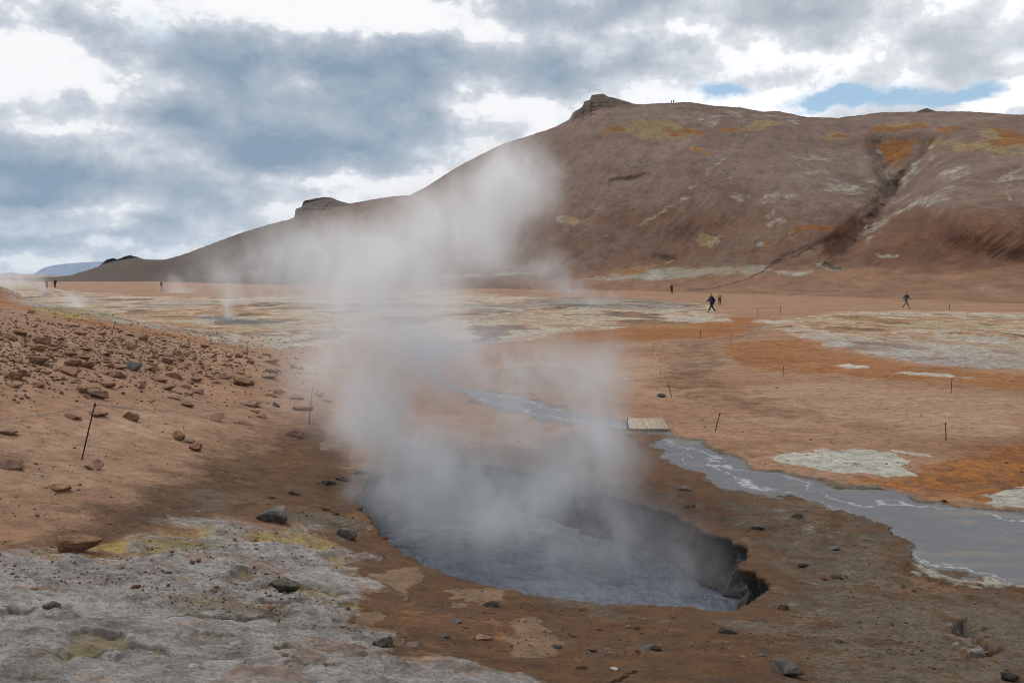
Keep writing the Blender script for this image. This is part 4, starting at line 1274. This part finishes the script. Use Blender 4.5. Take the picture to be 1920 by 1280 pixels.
def person(px, py, hpx_, heading, top, legs, label, stride=.3, arm=.3, coat=0, hood=None, pack=None, hat=None, lean=0, loc=None, elbow=.5):
    """heading: rotation about z, figure faces -Y when 0; py = feet"""
    if loc is None:
        x, y, z = gpt(px, py)
    else: x, y, z = loc
    Hh = hpx_ / F * math.hypot(x, y)
    root = bpy.data.objects.new("person", None); COL.objects.link(root)
    root.location = (x, y, gz(x, y) if loc is None else z); root.rotation_euler = (0, 0, heading); S = Hh / 1.75; root.scale = (S, S, S)
    tag(root, label, "person")
    L = lean
    pel = (0, 0, .92)
    chest = (0, -.10 * L, 1.28); neck = (0, -.16 * L, 1.48); head = (0, -.2 * L - .01, 1.62)
    ank, knee, hip = {}, {}, {}
    for s in (-1, 1):
        f = s * stride
        hip[s] = (s * .09, 0, .88)
        ank[s] = (s * .09, -f, .08 + (max(0, -f) * .18))
        knee[s] = (s * .095, -f * .45 - .06 - (.05 if f < 0 else 0), .48)
    sh, el, wr = {}, {}, {}
    for s in (-1, 1):
        f = -s * arm
        sh[s] = (s * .18, chest[1] * 1.1, 1.40)
        el[s] = (s * .24, chest[1] - f * .45 + .03, 1.13)
        wr[s] = (s * .23, chest[1] - f - elbow * .16, .92 + elbow * .07)
    ch = [[(pel, .12), ((0, chest[1] * .4, 1.08), .11), (chest, .13), (neck, .052), ((0, head[1] + .01, 1.55), .06), (head, .088), ((0, head[1] + .01, 1.70), .07)]]
    for s in (-1, 1):
        ch.append([(pel, .12), (hip[s], .085), (knee[s], .056), (ank[s], .04), ((ank[s][0], ank[s][1] - .1, ank[s][2] - .045), .038), ((ank[s][0], ank[s][1] - .17, ank[s][2] - .05), .025)])
        hd = (wr[s][0], wr[s][1] - .02, wr[s][2] - .07)
        ch.append([(chest, .13), (sh[s], .055), (el[s], .042), (wr[s], .028), (hd, .034)])
        for k, (ox, ln) in enumerate(((-.028, .07), (-.010, .085), (.010, .08), (.028, .065))):
            ch.append([(hd, .034), ((hd[0] + s * .004, hd[1] + ox, hd[2] - ln * .6), .0095), ((hd[0] - s * .012, hd[1] + ox, hd[2] - ln), .008)])
        ch.append([(hd, .034), ((hd[0] - s * .02, hd[1] - .035, hd[2] - .03), .010), ((hd[0] - s * .028, hd[1] - .045, hd[2] - .055), .008)])
    # nose
    body = skin_obj("body", ch, SKIN, root)
    # jacket and trousers follow the same joints
    low = .86 if not coat else .62
    jc = [[((0, 0, low), .155 + .08 * coat), ((0, chest[1] * .4, 1.08), .145 + .05 * coat), (chest, .165 + .03 * coat), ((0, neck[1], 1.45), .075)]]
    for s in (-1, 1):
        jc.append([(chest, .165 + .03 * coat), (sh[s], .078 + .03 * coat), (el[s], .062 + .03 * coat), (tuple(a * .12 + b_ * .88 for a, b_ in zip(el[s], wr[s])), .046)])
    skin_obj("jacket", jc, M_[top], root)
    tc = []
    for s in (-1, 1):
        tc.append([((0, 0, .93), .135), (hip[s], .105), (knee[s], .075), ((ank[s][0], ank[s][1], ank[s][2] + .04), .058)])
    skin_obj("trousers", tc, M_[legs], root)
    for s in (-1, 1):
        skin_obj("shoe", [[((ank[s][0], ank[s][1] + .03, ank[s][2] - .025), .048), ((ank[s][0], ank[s][1] - .09, ank[s][2] - .038), .042), ((ank[s][0], ank[s][1] - .17, ank[s][2] - .045), .03)]], SHOE, root)
    hx = (0, head[1], 0)
    skin_obj("hair" if not hat else "hat", [[((0, head[1] + .035, 1.60), .085), ((0, head[1] + .02, 1.68), .098), ((0, head[1] + .01, 1.725), .07)]], HAIR if not hat else M_[hat], root)
    if pack:
        skin_obj("backpack", [[((0, chest[1] + .22, 1.0), .12), ((0, chest[1] + .24, 1.2), .14), ((0, chest[1] + .2, 1.4), .1)]], M_[pack], root)
    return root


R = math.radians
person(1698, 578, 28, R(88), "blue", "khaki", "man in blue top and khaki trousers walking right across the bare plain", stride=.38, arm=.3, lean=.5)
person(1335, 588, 35, R(-80), "navy", "black", "person in loose dark coat striding left, nearest of the group on the plain", stride=.36, arm=.34, coat=1.6, hat="grey", lean=.8)
person(1349, 573, 24, R(160), "lime", "dark", "person in yellow green jacket with pale cap just behind the dark coated person", stride=.1, arm=.1, hat="teal", pack="lime")
person(1259, 552, 20, R(20), "maroon", "black", "person in dark red top standing alone near the foot of the hill", stride=.06, arm=.05)
person(88, 545, 15, R(30), "rose", "dark", "person in reddish jacket, left of the pair by the steaming vents", stride=.06, arm=.08)
person(104, 545, 16, R(-20), "dark", "black", "person in dark clothes, right of the pair by the steaming vents", stride=.08, arm=.08, pack="grey")
person(303, 546, 18, R(80), "black", "pale", "person in black jacket and pale trousers walking alone left of the steam", stride=.2, arm=.12)


def ridge_loc(px):
    i = int(np.argmin(abs(hpx - px)))
    return float(HX[-2, i]), float(HY[-2, i]), float(Zr[-2, i]) - .15


person(1252, 192, 7, R(30), "dark", "black", "tiny dark hiker on the crest of the hill, left of the two", loc=ridge_loc(1252), stride=.1)
person(1258, 192, 7, R(-10), "grey", "black", "tiny grey hiker on the crest of the hill, right of the two", loc=ridge_loc(1258), stride=.1)


# ------------------------------------------------------------------ steam
def steam(name, blobs, dens, nscale, warp, label, pad=1.0, step=.6, rise=.6, thr=.36, col=(.95, .965, .99, 1)):
    """blobs: (survey x, survey y, distance Y, rx, ry, rz, amp) metres"""
    C = []
    for px, py, Yd, rx, ry, rz, am in blobs:
        dx, dy, dz = ray(px, py); t = Yd / dy
        C.append((dx * t, Yd, CAMZ + dz * t, rx, ry, rz, am))
    c = np.array(C)
    lo = (c[:, :3] - c[:, 3:6] * pad).min(0); hi = (c[:, :3] + c[:, 3:6] * pad).max(0)
    bm = bmesh.new(); boxbm(bm, tuple((lo + hi) / 2), tuple(hi - lo))
    m = bpy.data.materials.new("steam_vapour"); m.use_nodes = True
    nt = NT(m.node_tree); nt.n.clear()
    P = nt.pos()
    w = nt.vmath('MULTIPLY', nt.vmath('SUBTRACT', nt.noise(P, nscale * .6, 4, .6, out=1), (.5, .5, .5)), (warp * 2, warp * 2, warp * 2))
    Q = nt.vmath('ADD', P, w)
    tot = None
    for x, y, z, rx, ry, rz, am in C:
        v = nt.vmath('MULTIPLY_ADD', Q, (1 / rx, 1 / ry, 1 / rz), (-x / rx, -y / ry, -z / rz))
        g = nt.n.new("ShaderNodeTexGradient"); g.gradient_type = 'QUADRATIC_SPHERE'; nt.put(g.inputs[0], v)
        tot = nt.math('MULTIPLY', g.outputs[1], am) if tot is None else nt.math('MULTIPLY_ADD', g.outputs[1], am, tot)
    ns = nt.noise(nt.vmath('MULTIPLY', Q, (1, 1, rise)), nscale, 5, .62)
    dn = nt.math('MULTIPLY', tot, nt.step(ns, thr + .03, thr + .24, .24, 1.15))
    dn = nt.math('MULTIPLY', dn, dens)
    pv_ = nt.n.new("ShaderNodeVolumePrincipled")
    pv_.inputs["Color"].default_value = col; pv_.inputs["Anisotropy"].default_value = .25
    nt.put(pv_.inputs["Density"], dn)
    out = nt.n.new("ShaderNodeOutputMaterial"); nt.l.new(pv_.outputs[0], out.inputs["Volume"])
    m.cycles.volume_step_rate = step if hasattr(m, "cycles") and hasattr(m.cycles, "volume_step_rate") else 1
    try: m.volume_intersection_method = 'FAST'
    except Exception: pass
    o = link_bm(name, bm, m)
    tag(o, label, "steam", kind="stuff")
    return o


steam("steam", [
    (900, 960, 12.2, 2.0, 1.8, .9, 1.0), (1000, 900, 13.2, 2.2, 1.2, .6, 1.0), (1120, 990, 11.6, 1.8, 1.6, .8, .5), (1280, 1060, 10.5, 1.2, 1.2, .7, .2), (740, 930, 12.8, 1.2, 1.4, .9, 1.4), (860, 890, 13.4, 2.2, 1.4, .8, .8), (1080, 930, 12.6, 1.3, 1.3, .7, .6), (1050, 1060, 10.5, 2.0, 1.2, .6, .18),
    (800, 860, 13.2, 1.5, 1.5, 1.1, 1.5), (700, 780, 13.8, 1.3, 1.5, 1.3, 1.3), (980, 830, 13.5, 1.8, 1.6, 1.0, .8), (1120, 840, 13.0, 1.2, 1.3, 1.0, 1.3), (1130, 720, 13.8, 1.0, 1.2, 1.2, .55), (950, 700, 14, 1.8, 1.4, 1.5, .9), (640, 680, 14.5, 1.6, 1.5, 1.8, .7),
    (780, 650, 14.5, 1.9, 1.7, 1.5, 1.0), (1070, 720, 14.0, 1.5, 1.5, 1.2, .55), (700, 540, 15.0, 2.1, 1.8, 1.5, .8), (850, 440, 15.5, 2.2, 1.8, 1.5, .9), (960, 340, 16, 1.4, 1.6, 1.3, 1.2)],
    2.05, 1.1, .75, "big cloud of grey steam rising from the boiling mud pit", step=.8)
steam("steam", [(1110, 572, 92, 4, 3, 1.6, 2.0), (1060, 545, 94, 5, 4, 2.5, 1.8), (1010, 510, 96, 6, 5, 3.2, 1.2), (940, 470, 98, 8, 6, 5, .8), (840, 420, 100, 11, 8, 7, .8), (720, 470, 100, 13, 8, 7, .7), (960, 360, 100, 8, 7, 8, .9), (610, 480, 100, 13, 8, 9, .9), (480, 510, 100, 13, 8, 7, .65), (760, 520, 100, 14, 8, 6, .6), (650, 600, 80, 12, 6, 3, .5), (860, 590, 80, 9, 6, 3, .4)],
    .34, .19, 3.6, "wide bank of thin steam drifting left in front of the hill", step=.6)
steam("steam", [(430, 590, 66, .9, .9, .8, 2), (428, 575, 66, 1.0, 1, 1.0, 1.2), (436, 550, 66, 1.5, 1.5, 1.5, .6), (425, 520, 66, 2, 2, 2.0, .35)], .9, .8, .5, "small steam column rising from the dark vent left of the big cloud")
steam("steam", [(10, 530, 120, 4, 3, 2.4, 1.6), (45, 525, 120, 4, 3, 2.5, 1.0), (72, 535, 120, 2, 2, 2.4, .7), (-30, 520, 120, 5, 4, 3, 1.2)], .4, .35, 1.2, "white steam puffs behind the sulphur mound at the left edge")
steam("steam", [(340, 548, 160, 4, 3, 2, 1.4), (328, 535, 160, 4, 3, 3, .8), (310, 525, 160, 4, 3, 3, .4)], .3, .3, 1.2, "faint steam puff beside the lone walker")
steam("steam", [(145, 572, 75, 1.6, 1.5, 1.0, 1.2), (135, 560, 75, 1.5, 1.5, 1.2, .8)], .7, .6, .5, "low steam over the small vents below the pair of people")
steam("steam", [(1690, 262, 318, 5, 5, 5, 1.5), (1700, 268, 318, 3, 4, 3, 1.5), (1685, 240, 318, 7, 5, 6, .6)], .22, .3, 1.5, "thin steam rising from the orange gully high on the hill")

# haze
bm = bmesh.new(); boxbm(bm, (0, 3300, 200), (26000, 13400, 406)); bmesh.ops.translate(bm, vec=(0, 0, 0), verts=bm.verts)
hm = bpy.data.materials.new("air"); hm.use_nodes = True
nt = NT(hm.node_tree); nt.n.clear()
hv = nt.n.new("ShaderNodeVolumePrincipled"); hv.inputs["Density"].default_value = 4.5e-5; hv.inputs["Color"].default_value = (.5, .74, 1, 1)
ho = nt.n.new("ShaderNodeOutputMaterial"); nt.l.new(hv.outputs[0], ho.inputs["Volume"])
hz = link_bm("haze", bm, hm); tag(hz, kind="stuff")

# ------------------------------------------------------------------ sky
SUN_AZ, SUN_EL = math.radians(-42), math.radians(48)   # azimuth from +Y towards +X
wld = bpy.data.worlds.new("World"); SC.world = wld; wld.use_nodes = True
nt = NT(wld.node_tree); nt.n.clear()
sky = nt.n.new("ShaderNodeTexSky"); sky.sky_type = 'NISHITA'; sky.sun_disc = False
sky.sun_elevation = SUN_EL; sky.sun_rotation = SUN_AZ; sky.air_density = 1.2; sky.dust_density = .6
Dv = nt.n.new("ShaderNodeTexCoord").outputs["Generated"]
sp = nt.n.new("ShaderNodeSeparateXYZ"); nt.put(sp.inputs[0], Dv)
den = nt.math('ADD', nt.math('MAXIMUM', sp.outputs[2], 0.0), .16)
cxy = nt.n.new("ShaderNodeCombineXYZ")
nt.put(cxy.inputs[0], nt.math('DIVIDE', sp.outputs[0], den)); nt.put(cxy.inputs[1], nt.math('DIVIDE', sp.outputs[1], den)); nt.put(cxy.inputs[2], nt.math('MULTIPLY', sp.outputs[2], 1.5))
CP_ = cxy.outputs[0]
nA = nt.noise(CP_, .85, 9, .56, .35)
D3 = nt.vmath('MULTIPLY', Dv, (1, 1, 1.5))
nB = nt.noise(D3, 5.4, 12, .60, .1)
nC = nt.noise(nt.vmath('ADD', D3, (4.1, 2.2, 7.3)), 15, 10, .62)
nCb = nt.math('MULTIPLY_ADD', nC, 2.4, -1.2)
wv = nt.vmath('MULTIPLY', nt.vmath('SUBTRACT', nt.noise(D3, 3.2, 7, .62, out=1), (.5, .5, .5)), (.16, .0, .10))
wv2 = nt.vmath('MULTIPLY', nt.vmath('SUBTRACT', nt.noise(D3, 11.0, 7, .65, out=1), (.5, .5, .5)), (.05, .0, .04))
DQ = nt.vmath('ADD', nt.vmath('ADD', Dv, wv), wv2)


def skyblobs(lst):
    tot = None
    for px, py, rx, ry, am in lst:
        d = Vector(ray(px, py)).normalized()
        d2 = Vector(ray(px + rx, py)).normalized(); d3 = Vector(ray(px, py + ry)).normalized()
        sx = 1 / (abs(d2.x - d.x) * 1.35); sz = 1 / (abs(d3.z - d.z) * 1.35)
        v = nt.vmath('MULTIPLY_ADD', DQ, (sx, 0, sz), (-d.x * sx, 0, -d.z * sz))
        g = nt.n.new("ShaderNodeTexGradient"); g.gradient_type = 'QUADRATIC_SPHERE'; nt.put(g.inputs[0], v)
        tot = nt.math('MULTIPLY', g.outputs[1], am) if tot is None else nt.math('MULTIPLY_ADD', g.outputs[1], am, tot)
    return tot


dark = skyblobs([(90, 20, 170, 70, 1.0), (280, 80, 190, 90, 1.2), (450, 125, 210, 80, 1.3), (660, 140, 230, 70, 1.2), (860, 120, 230, 65, 1.1), (1050, 140, 230, 60, 1.0), (1200, 120, 170, 80, .9),
                 (340, 220, 200, 60, 1.1), (490, 275, 230, 70, 1.4), (660, 280, 230, 75, 1.4), (790, 230, 170, 80, 1.0), (80, 325, 240, 60, 1.3), (250, 355, 240, 45, 1.1), (40, 385, 220, 45, 1.2),
                 (330, 432, 80, 25, .8), (60, 470, 160, 18, .7), (230, 465, 120, 14, .6), (1500, 20, 260, 50, .8), (1720, 60, 330, 75, 1.1), (1880, 90, 220, 70, 1.0), (1150, 20, 260, 55, .9), (640, 190, 260, 60, .8), (540, 10, 120, 40, .5)])
brt = skyblobs([(50, 130, 150, 130, 1.0), (620, 40, 260, 65, 1.2), (760, 40, 200, 60, 1.0), (150, 240, 200, 30, .7), (1300, 60, 160, 50, .6), (950, 205, 200, 28, .9), (1440, 190, 150, 40, 1.2), (1900, 190, 140, 40, 1.1), (150, 410, 200, 22, .6), (640, 345, 260, 22, .8), (560, 160, 100, 22, .7), (800, 330, 160, 26, .8), (1450, 110, 260, 40, .7), (60, 500, 200, 14, .6)])
blue = skyblobs([(1580, 180, 230, 36, 1.5), (1800, 178, 150, 36, 1.3), (1350, 165, 110, 30, .9), (40, 195, 110, 40, .8), (1100, 190, 60, 20, .4), (200, 450, 200, 14, .3)])
nAb = nt.math('MULTIPLY_ADD', nA, 3.4, -1.7)
nBb = nt.math('MULTIPLY_ADD', nB, 2.6, -1.3)
sh_ = nt.math('ADD', nt.math('ADD', nt.math('MULTIPLY', dark, .50), nt.math('MULTIPLY', brt, -.52)), nt.math('ADD', nt.math('MULTIPLY', nAb, .28), nt.math('MULTIPLY_ADD', nCb, .48, nt.math('MULTIPLY_ADD', nBb, .85, .25))))
ccol = nt.ramp(sh_, [(.0, (.98, .98, .98, 1)), (.12, (.90, .91, .93, 1)), (.20, (.70, .73, .77, 1)), (.34, (.55, .60, .67, 1)), (.50, (.43, .49, .56, 1)), (.72, (.34, .42, .51, 1)), (1.0, (.24, .33, .44, 1))])
# whiter greys to the right, bluer to the left
warm = nt.step(sp.outputs[0], .0, .45)
hsn = nt.n.new("ShaderNodeHueSaturation"); nt.put(hsn.inputs["Color"], ccol); nt.put(hsn.inputs["Saturation"], nt.math('MULTIPLY_ADD', warm, -.45, .92)); nt.put(hsn.inputs["Value"], nt.math('MULTIPLY_ADD', warm, .12, 1.0))
ccol = hsn.outputs[0]
cov = nt.math('SUBTRACT', nt.math('MULTIPLY_ADD', nBb, .75, nt.math('MULTIPLY_ADD', nAb, .35, .9)), nt.math('MULTIPLY', nt.math('SUBTRACT', blue, nt.math('MULTIPLY', brt, .45)), 1.1))
covm = nt.step(nt.math('MULTIPLY_ADD', nCb, .5, cov), .02, .62)
c10 = nt.vmath('MULTIPLY', ccol, (10.1, 10.1, 10.2))
skc = nt.vmath('MULTIPLY', sky.outputs[0], (1.05, 1.1, 1.1))
skc = nt.mix(.65, skc, (4.0, 6.0, 8.2, 1))
mixc = nt.mix(covm, skc, c10)
bg = nt.n.new("ShaderNodeBackground"); bg.inputs["Strength"].default_value = .1; nt.put(bg.inputs["Color"], mixc)
wo = nt.n.new("ShaderNodeOutputWorld"); nt.l.new(bg.outputs[0], wo.inputs["Surface"])
wld.cycles.sampling_method = 'MANUAL'; wld.cycles.sample_map_resolution = 512

sl = bpy.data.lights.new("sun", 'SUN'); sl.energy = 2.0; sl.angle = math.radians(10); sl.color = (1, .95, .88)
so = bpy.data.objects.new("sun", sl); COL.objects.link(so)
sd_ = Vector((math.sin(SUN_AZ) * math.cos(SUN_EL), math.cos(SUN_AZ) * math.cos(SUN_EL), math.sin(SUN_EL)))
so.rotation_euler = (-sd_).to_track_quat('-Z', 'Y').to_euler()

# ------------------------------------------------------------------ render settings
vs = SC.view_settings
vs.view_transform = 'Standard'; vs.look = 'None'; vs.exposure = 0; vs.gamma = 1
cy = SC.cycles
cy.use_denoising = True
cy.pixel_filter_type = 'BLACKMAN_HARRIS'; cy.filter_width = .95
try: cy.denoiser = 'OPENIMAGEDENOISE'
except Exception: pass
cy.max_bounces = 4; cy.diffuse_bounces = 2; cy.glossy_bounces = 2; cy.transmission_bounces = 1; cy.volume_bounces = 2; cy.transparent_max_bounces = 8
cy.volume_max_steps = 256
cy.use_adaptive_sampling = True; cy.adaptive_threshold = .03
